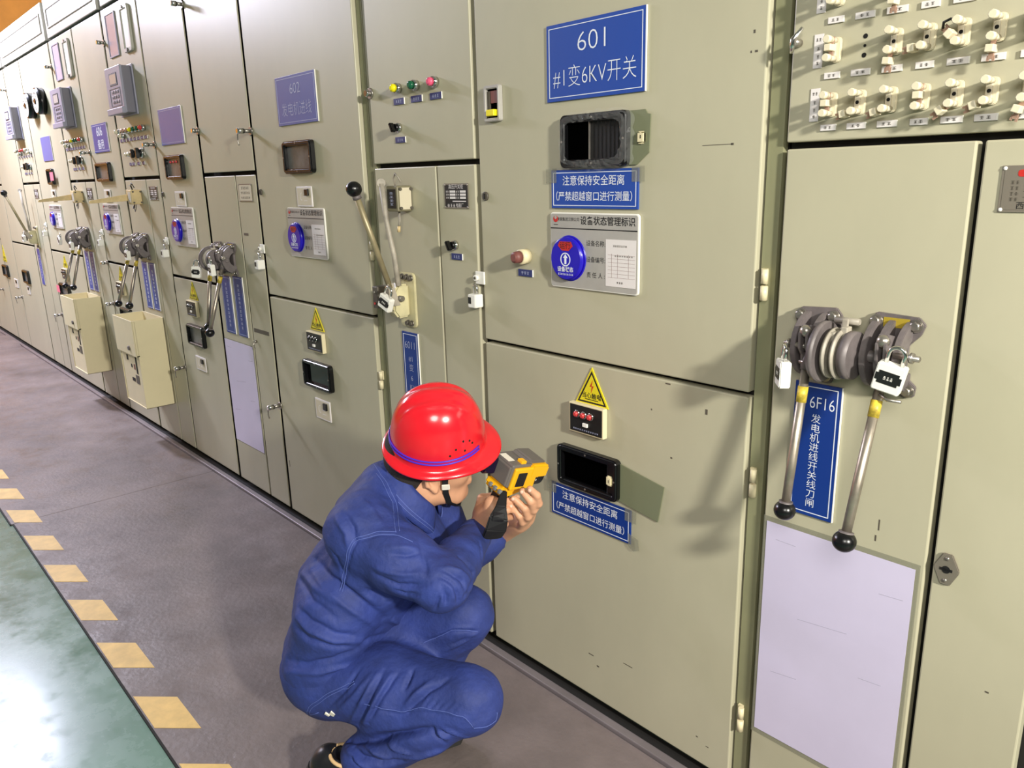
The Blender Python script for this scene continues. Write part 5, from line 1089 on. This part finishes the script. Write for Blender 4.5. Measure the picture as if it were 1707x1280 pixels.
# --- collar, cuffs, shoes
na = NA; nf = unit(PF-na*(PF@na)); nl = np.cross(na, nf); c0 = NC+na*.0
bm = bmesh.new(); rows = []; CR = []
N = 60
for j, (r_, z_) in enumerate(((.068, .0), (.069, .030), (.074, .037), (.081, .030), (.100, -.004), (.104, -.016), (.099, -.018), (.079, .016))):
    row = []
    for i in range(N+1):
        a = PI+(-1+2*i/N)*math.radians(158); fr = abs(-1+2*i/N)**6
        zz = z_-(.030*fr if j in (4, 5, 6) else .022*fr)-.012*math.cos(a); rr_ = r_+(.006*fr if j in (4, 5, 6) else -.004*fr)
        row.append(bm.verts.new(c0+nf*math.cos(a)*rr_*1.02+nl*math.sin(a)*rr_+na*zz))
        if j == 4: CR.append((nf*math.cos(a)*rr_*1.02+nl*math.sin(a)*rr_, na*zz))
    rows.append(row)
for j in range(len(rows)):
    k = (j+1) % len(rows)
    for i in range(N): bm.faces.new((rows[j][i], rows[j][i+1], rows[k][i+1], rows[k][i]))
bm.faces.new([r_[0] for r_ in rows]); bm.faces.new([r_[-1] for r_ in rows][::-1])
bmesh.ops.recalc_face_normals(bm, faces=bm.faces[:])
b = MB(); b._add(bm, 'denim', True); col_ = b.build('collar', jacket)
b = MB()
for ring, off in ((4, .0012), (4, -.0035)): b.tube([c0+(CR[i][0])*(1+off/.1)+CR[i][1] for i in range(len(CR))] if off > 0 else [c0+CR[i][0]*.965+CR[i][1]+na*.006 for i in range(len(CR))], .0009, 'stitch', 6)
b.build('stitching', col_)
for e_, w_, d_ in ((eR, wR, dR), (eL, wL, dL)):
    b = MB(); q0 = w_-d_*.068; b.tube([q0, q0+d_*.004, q0+d_*.045, q0+d_*.05, q0+d_*.049], [.040, .0445, .0425, .041, .034], 'denim', 28); b.build('cuff', jacket)
def shoe(ank, fwd, pitch, nm):
    fwd = unit(fwd); f2 = unit(fwd*math.cos(pitch)-PU*math.sin(pitch)); u2 = unit(PU*math.cos(pitch)+fwd*math.sin(pitch)); l2 = np.cross(u2, f2)
    base = ank-u2*.062
    Fd = Field(base-.24, base+.24, .004)
    Fd.chain([base-f2*.052+u2*.028, base-f2*.0+u2*.030, base+f2*.07+u2*.022, base+f2*.135+u2*.016], [.036, .036, .040, .034], .02).chain([base-f2*.045+u2*.05, base+f2*.01+u2*.065], [.034, .036], .02)
    Fd.cone(base-f2*.2-u2*.10, base+f2*.3-u2*.10, .104, .104, .003, sub=True); Fd.cone(base-f2*.03+u2*.10, base+f2*.015+u2*.11, .028, .03, .003, sub=True)
    v, q = Fd.mesh(1); o = meshobj(nm, v, q, 'shoe', worker)
    b = MB(); pr = [(-.09, 0), (-.078, -.032), (-.03, -.036), (.06, -.044), (.13, -.036), (.165, -.012), (.168, .012), (.13, .036), (.06, .042), (-.03, .034), (-.078, .030)]
    t = bmesh.new(); A = [t.verts.new(base+f2*x+l2*y+u2*.010) for x, y in pr]; B_ = [t.verts.new(base+f2*x+l2*y-u2*.012) for x, y in pr]; t.faces.new(A); t.faces.new(B_[::-1])
    for i in range(len(pr)): t.faces.new((A[i], B_[i], B_[(i+1) % len(pr)], A[(i+1) % len(pr)]))
    bmesh.ops.recalc_face_normals(t, faces=t.faces[:]); b._add(t, 'sole'); b.build('sole', o)
    b = MB(); b.tube([base-f2*.028+u2*.083+f2*.038*math.cos(a)+l2*.034*math.sin(a)+f2*.016+u2*.008*math.cos(a) for a in np.linspace(.6, 2*PI-.6, 24)], .0045, 'shoein', 8); b.build('shoe_lining', o)
b = MB()
for c, s_ in (((.049, -.146, .249), (.0085, .006)), ((.036, -.153, .243), (.004, .004))):
    t = bmesh.new(); bmesh.ops.create_cube(t, size=1)
    for v in t.verts: v.co = Vector((v.co.x*.012, v.co.y*s_[1], v.co.z*s_[0]*1.8))
    t.transform(Matrix.Translation(Vector(c)) @ Matrix.Rotation(.7, 4, 'Y') @ Matrix.Rotation(.6, 4, 'Z')); b._add(t, 'buckle')
b.build('pocket_tag', trousers)
shoe(J['ankR']-PF*.012, PF*.9+PL*-.1, .42, 'shoe'); shoe(J['ankL'], PF, 0.02, 'shoe')

# ------------------------------------------------------------------ the yellow thermal camera in his hands
cr = np.array((-1.319, -0.274, 0.767)); cy, cp, cw = math.radians(92), math.radians(11), math.radians(17)
Rm = (Matrix.Rotation(cy, 3, 'Z') @ Matrix.Rotation(cp, 3, 'Y') @ Matrix.Rotation(cw, 3, 'X'))
tc = thing('thermal_camera', 'yellow and grey hand-held thermal camera held by the crouching worker', 'camera', tuple(cr)); tc.rotation_euler = Rm.to_euler()
def CL(p): return np.array(Rm.transposed() @ Vector(np.array(p)-cr))
MB().box(0, .078, -.034, .034, -.030, .032, 'cgrey', .005, 3).build('housing', tc)
MB().box(-.005, .002, -.031, .026, -.026, .026, 'cgrey', .003).build('rear_cover', tc)
MB().prism([(-.046, -.012), (-.004, -.016), (-.004, .030), (-.040, .028)], .010, .046, 'cscr', .004).build('eyepiece_hood', tc)
g = MB().box(.006, .085, -.042, -.032, -.032, .026, 'cyel', .004, 3).build('side_guard', tc)
MB().box(.018, .048, -.0435, -.040, -.023, .015, 'cblk', .002).build('rubber_inset', g)
MB().prism([(.060, -.002), (.118, -.004), (.120, .026), (.108, .031), (.060, .033)], -.043, .036, 'cyel', .004).build('front_shell', tc)
MB().prism([(.046, .030), (.112, .029), (.106, .038), (.058, .041)], -.034, .030, 'cgrey', .004).build('top_cover', tc)
MB().box(.030, .046, -.030, -.012, .030, .039, 'cyel', .002).build('top_button', tc)
MB().box(.002, .022, -.012, .022, .0322, .0332, 'buckle').build('label_sticker', tc)
l_ = MB().cyl((.075, 0, -.014), (.128, 0, -.014), .032, 'cblk', seg=32, bev=.003).build('lens_barrel', tc)
MB().cyl((.127, 0, -.014), (.1295, 0, -.014), .024, 'glassb', seg=28).build('lens_glass', l_)
MB().box(.078, .105, -.0335, -.031, -.024, -.006, 'cblk', .001).box(.082, .100, -.0342, -.033, -.008, -.003, 'cyel').marks(3, .091, -.016, .016, .006, 'white', -.0342).build('front_label', tc)
cpn = MB().prism([(-.012, -.046), (-.002, -.028), (.06, -.028), (.06, -.052), (.01, -.064)], -.031, .031, 'cyel', .006).build('control_panel', tc)
for k in (-1, 0, 1): MB().box(-.0135, -.004, -.010+k*.017-.005, -.010+k*.017+.005, -.046, -.036, 'cbtn', .002).build('button', cpn)
MB().prism([(.012, -.05), (.052, -.05), (.040, -.150), (.0, -.150)], -.018, .018, 'cblk', .008).build('grip', tc)
b = MB(); sp = [CL(p) for p in ((-1.3036, -0.2780, 0.7209), (-1.2770, -0.3127, 0.6974), (-1.2668, -0.3290, 0.6791), (-1.2760, -0.3310, 0.6485), (-1.3056, -0.3188, 0.6158), (-1.3413, -0.2964, 0.5934))]
ribbon(b, sp, CL(cr+np.array((.66, .75, .1))), [.014, .026, .044, .050, .050, .042], .010, 'strapk'); st = b.build('hand_strap', tc)
vn = unit(CL(cr+np.array((.62, -.6, .5)))); b = MB(); ribbon(b, [sp[1]*.5+sp[2]*.5+vn*.008, sp[2]+vn*.009, sp[2]*.7+sp[3]*.3+vn*.008], CL(cr+np.array((.66, .75, .1))), .026, .004, 'cblk'); b.build('strap_buckle', st)
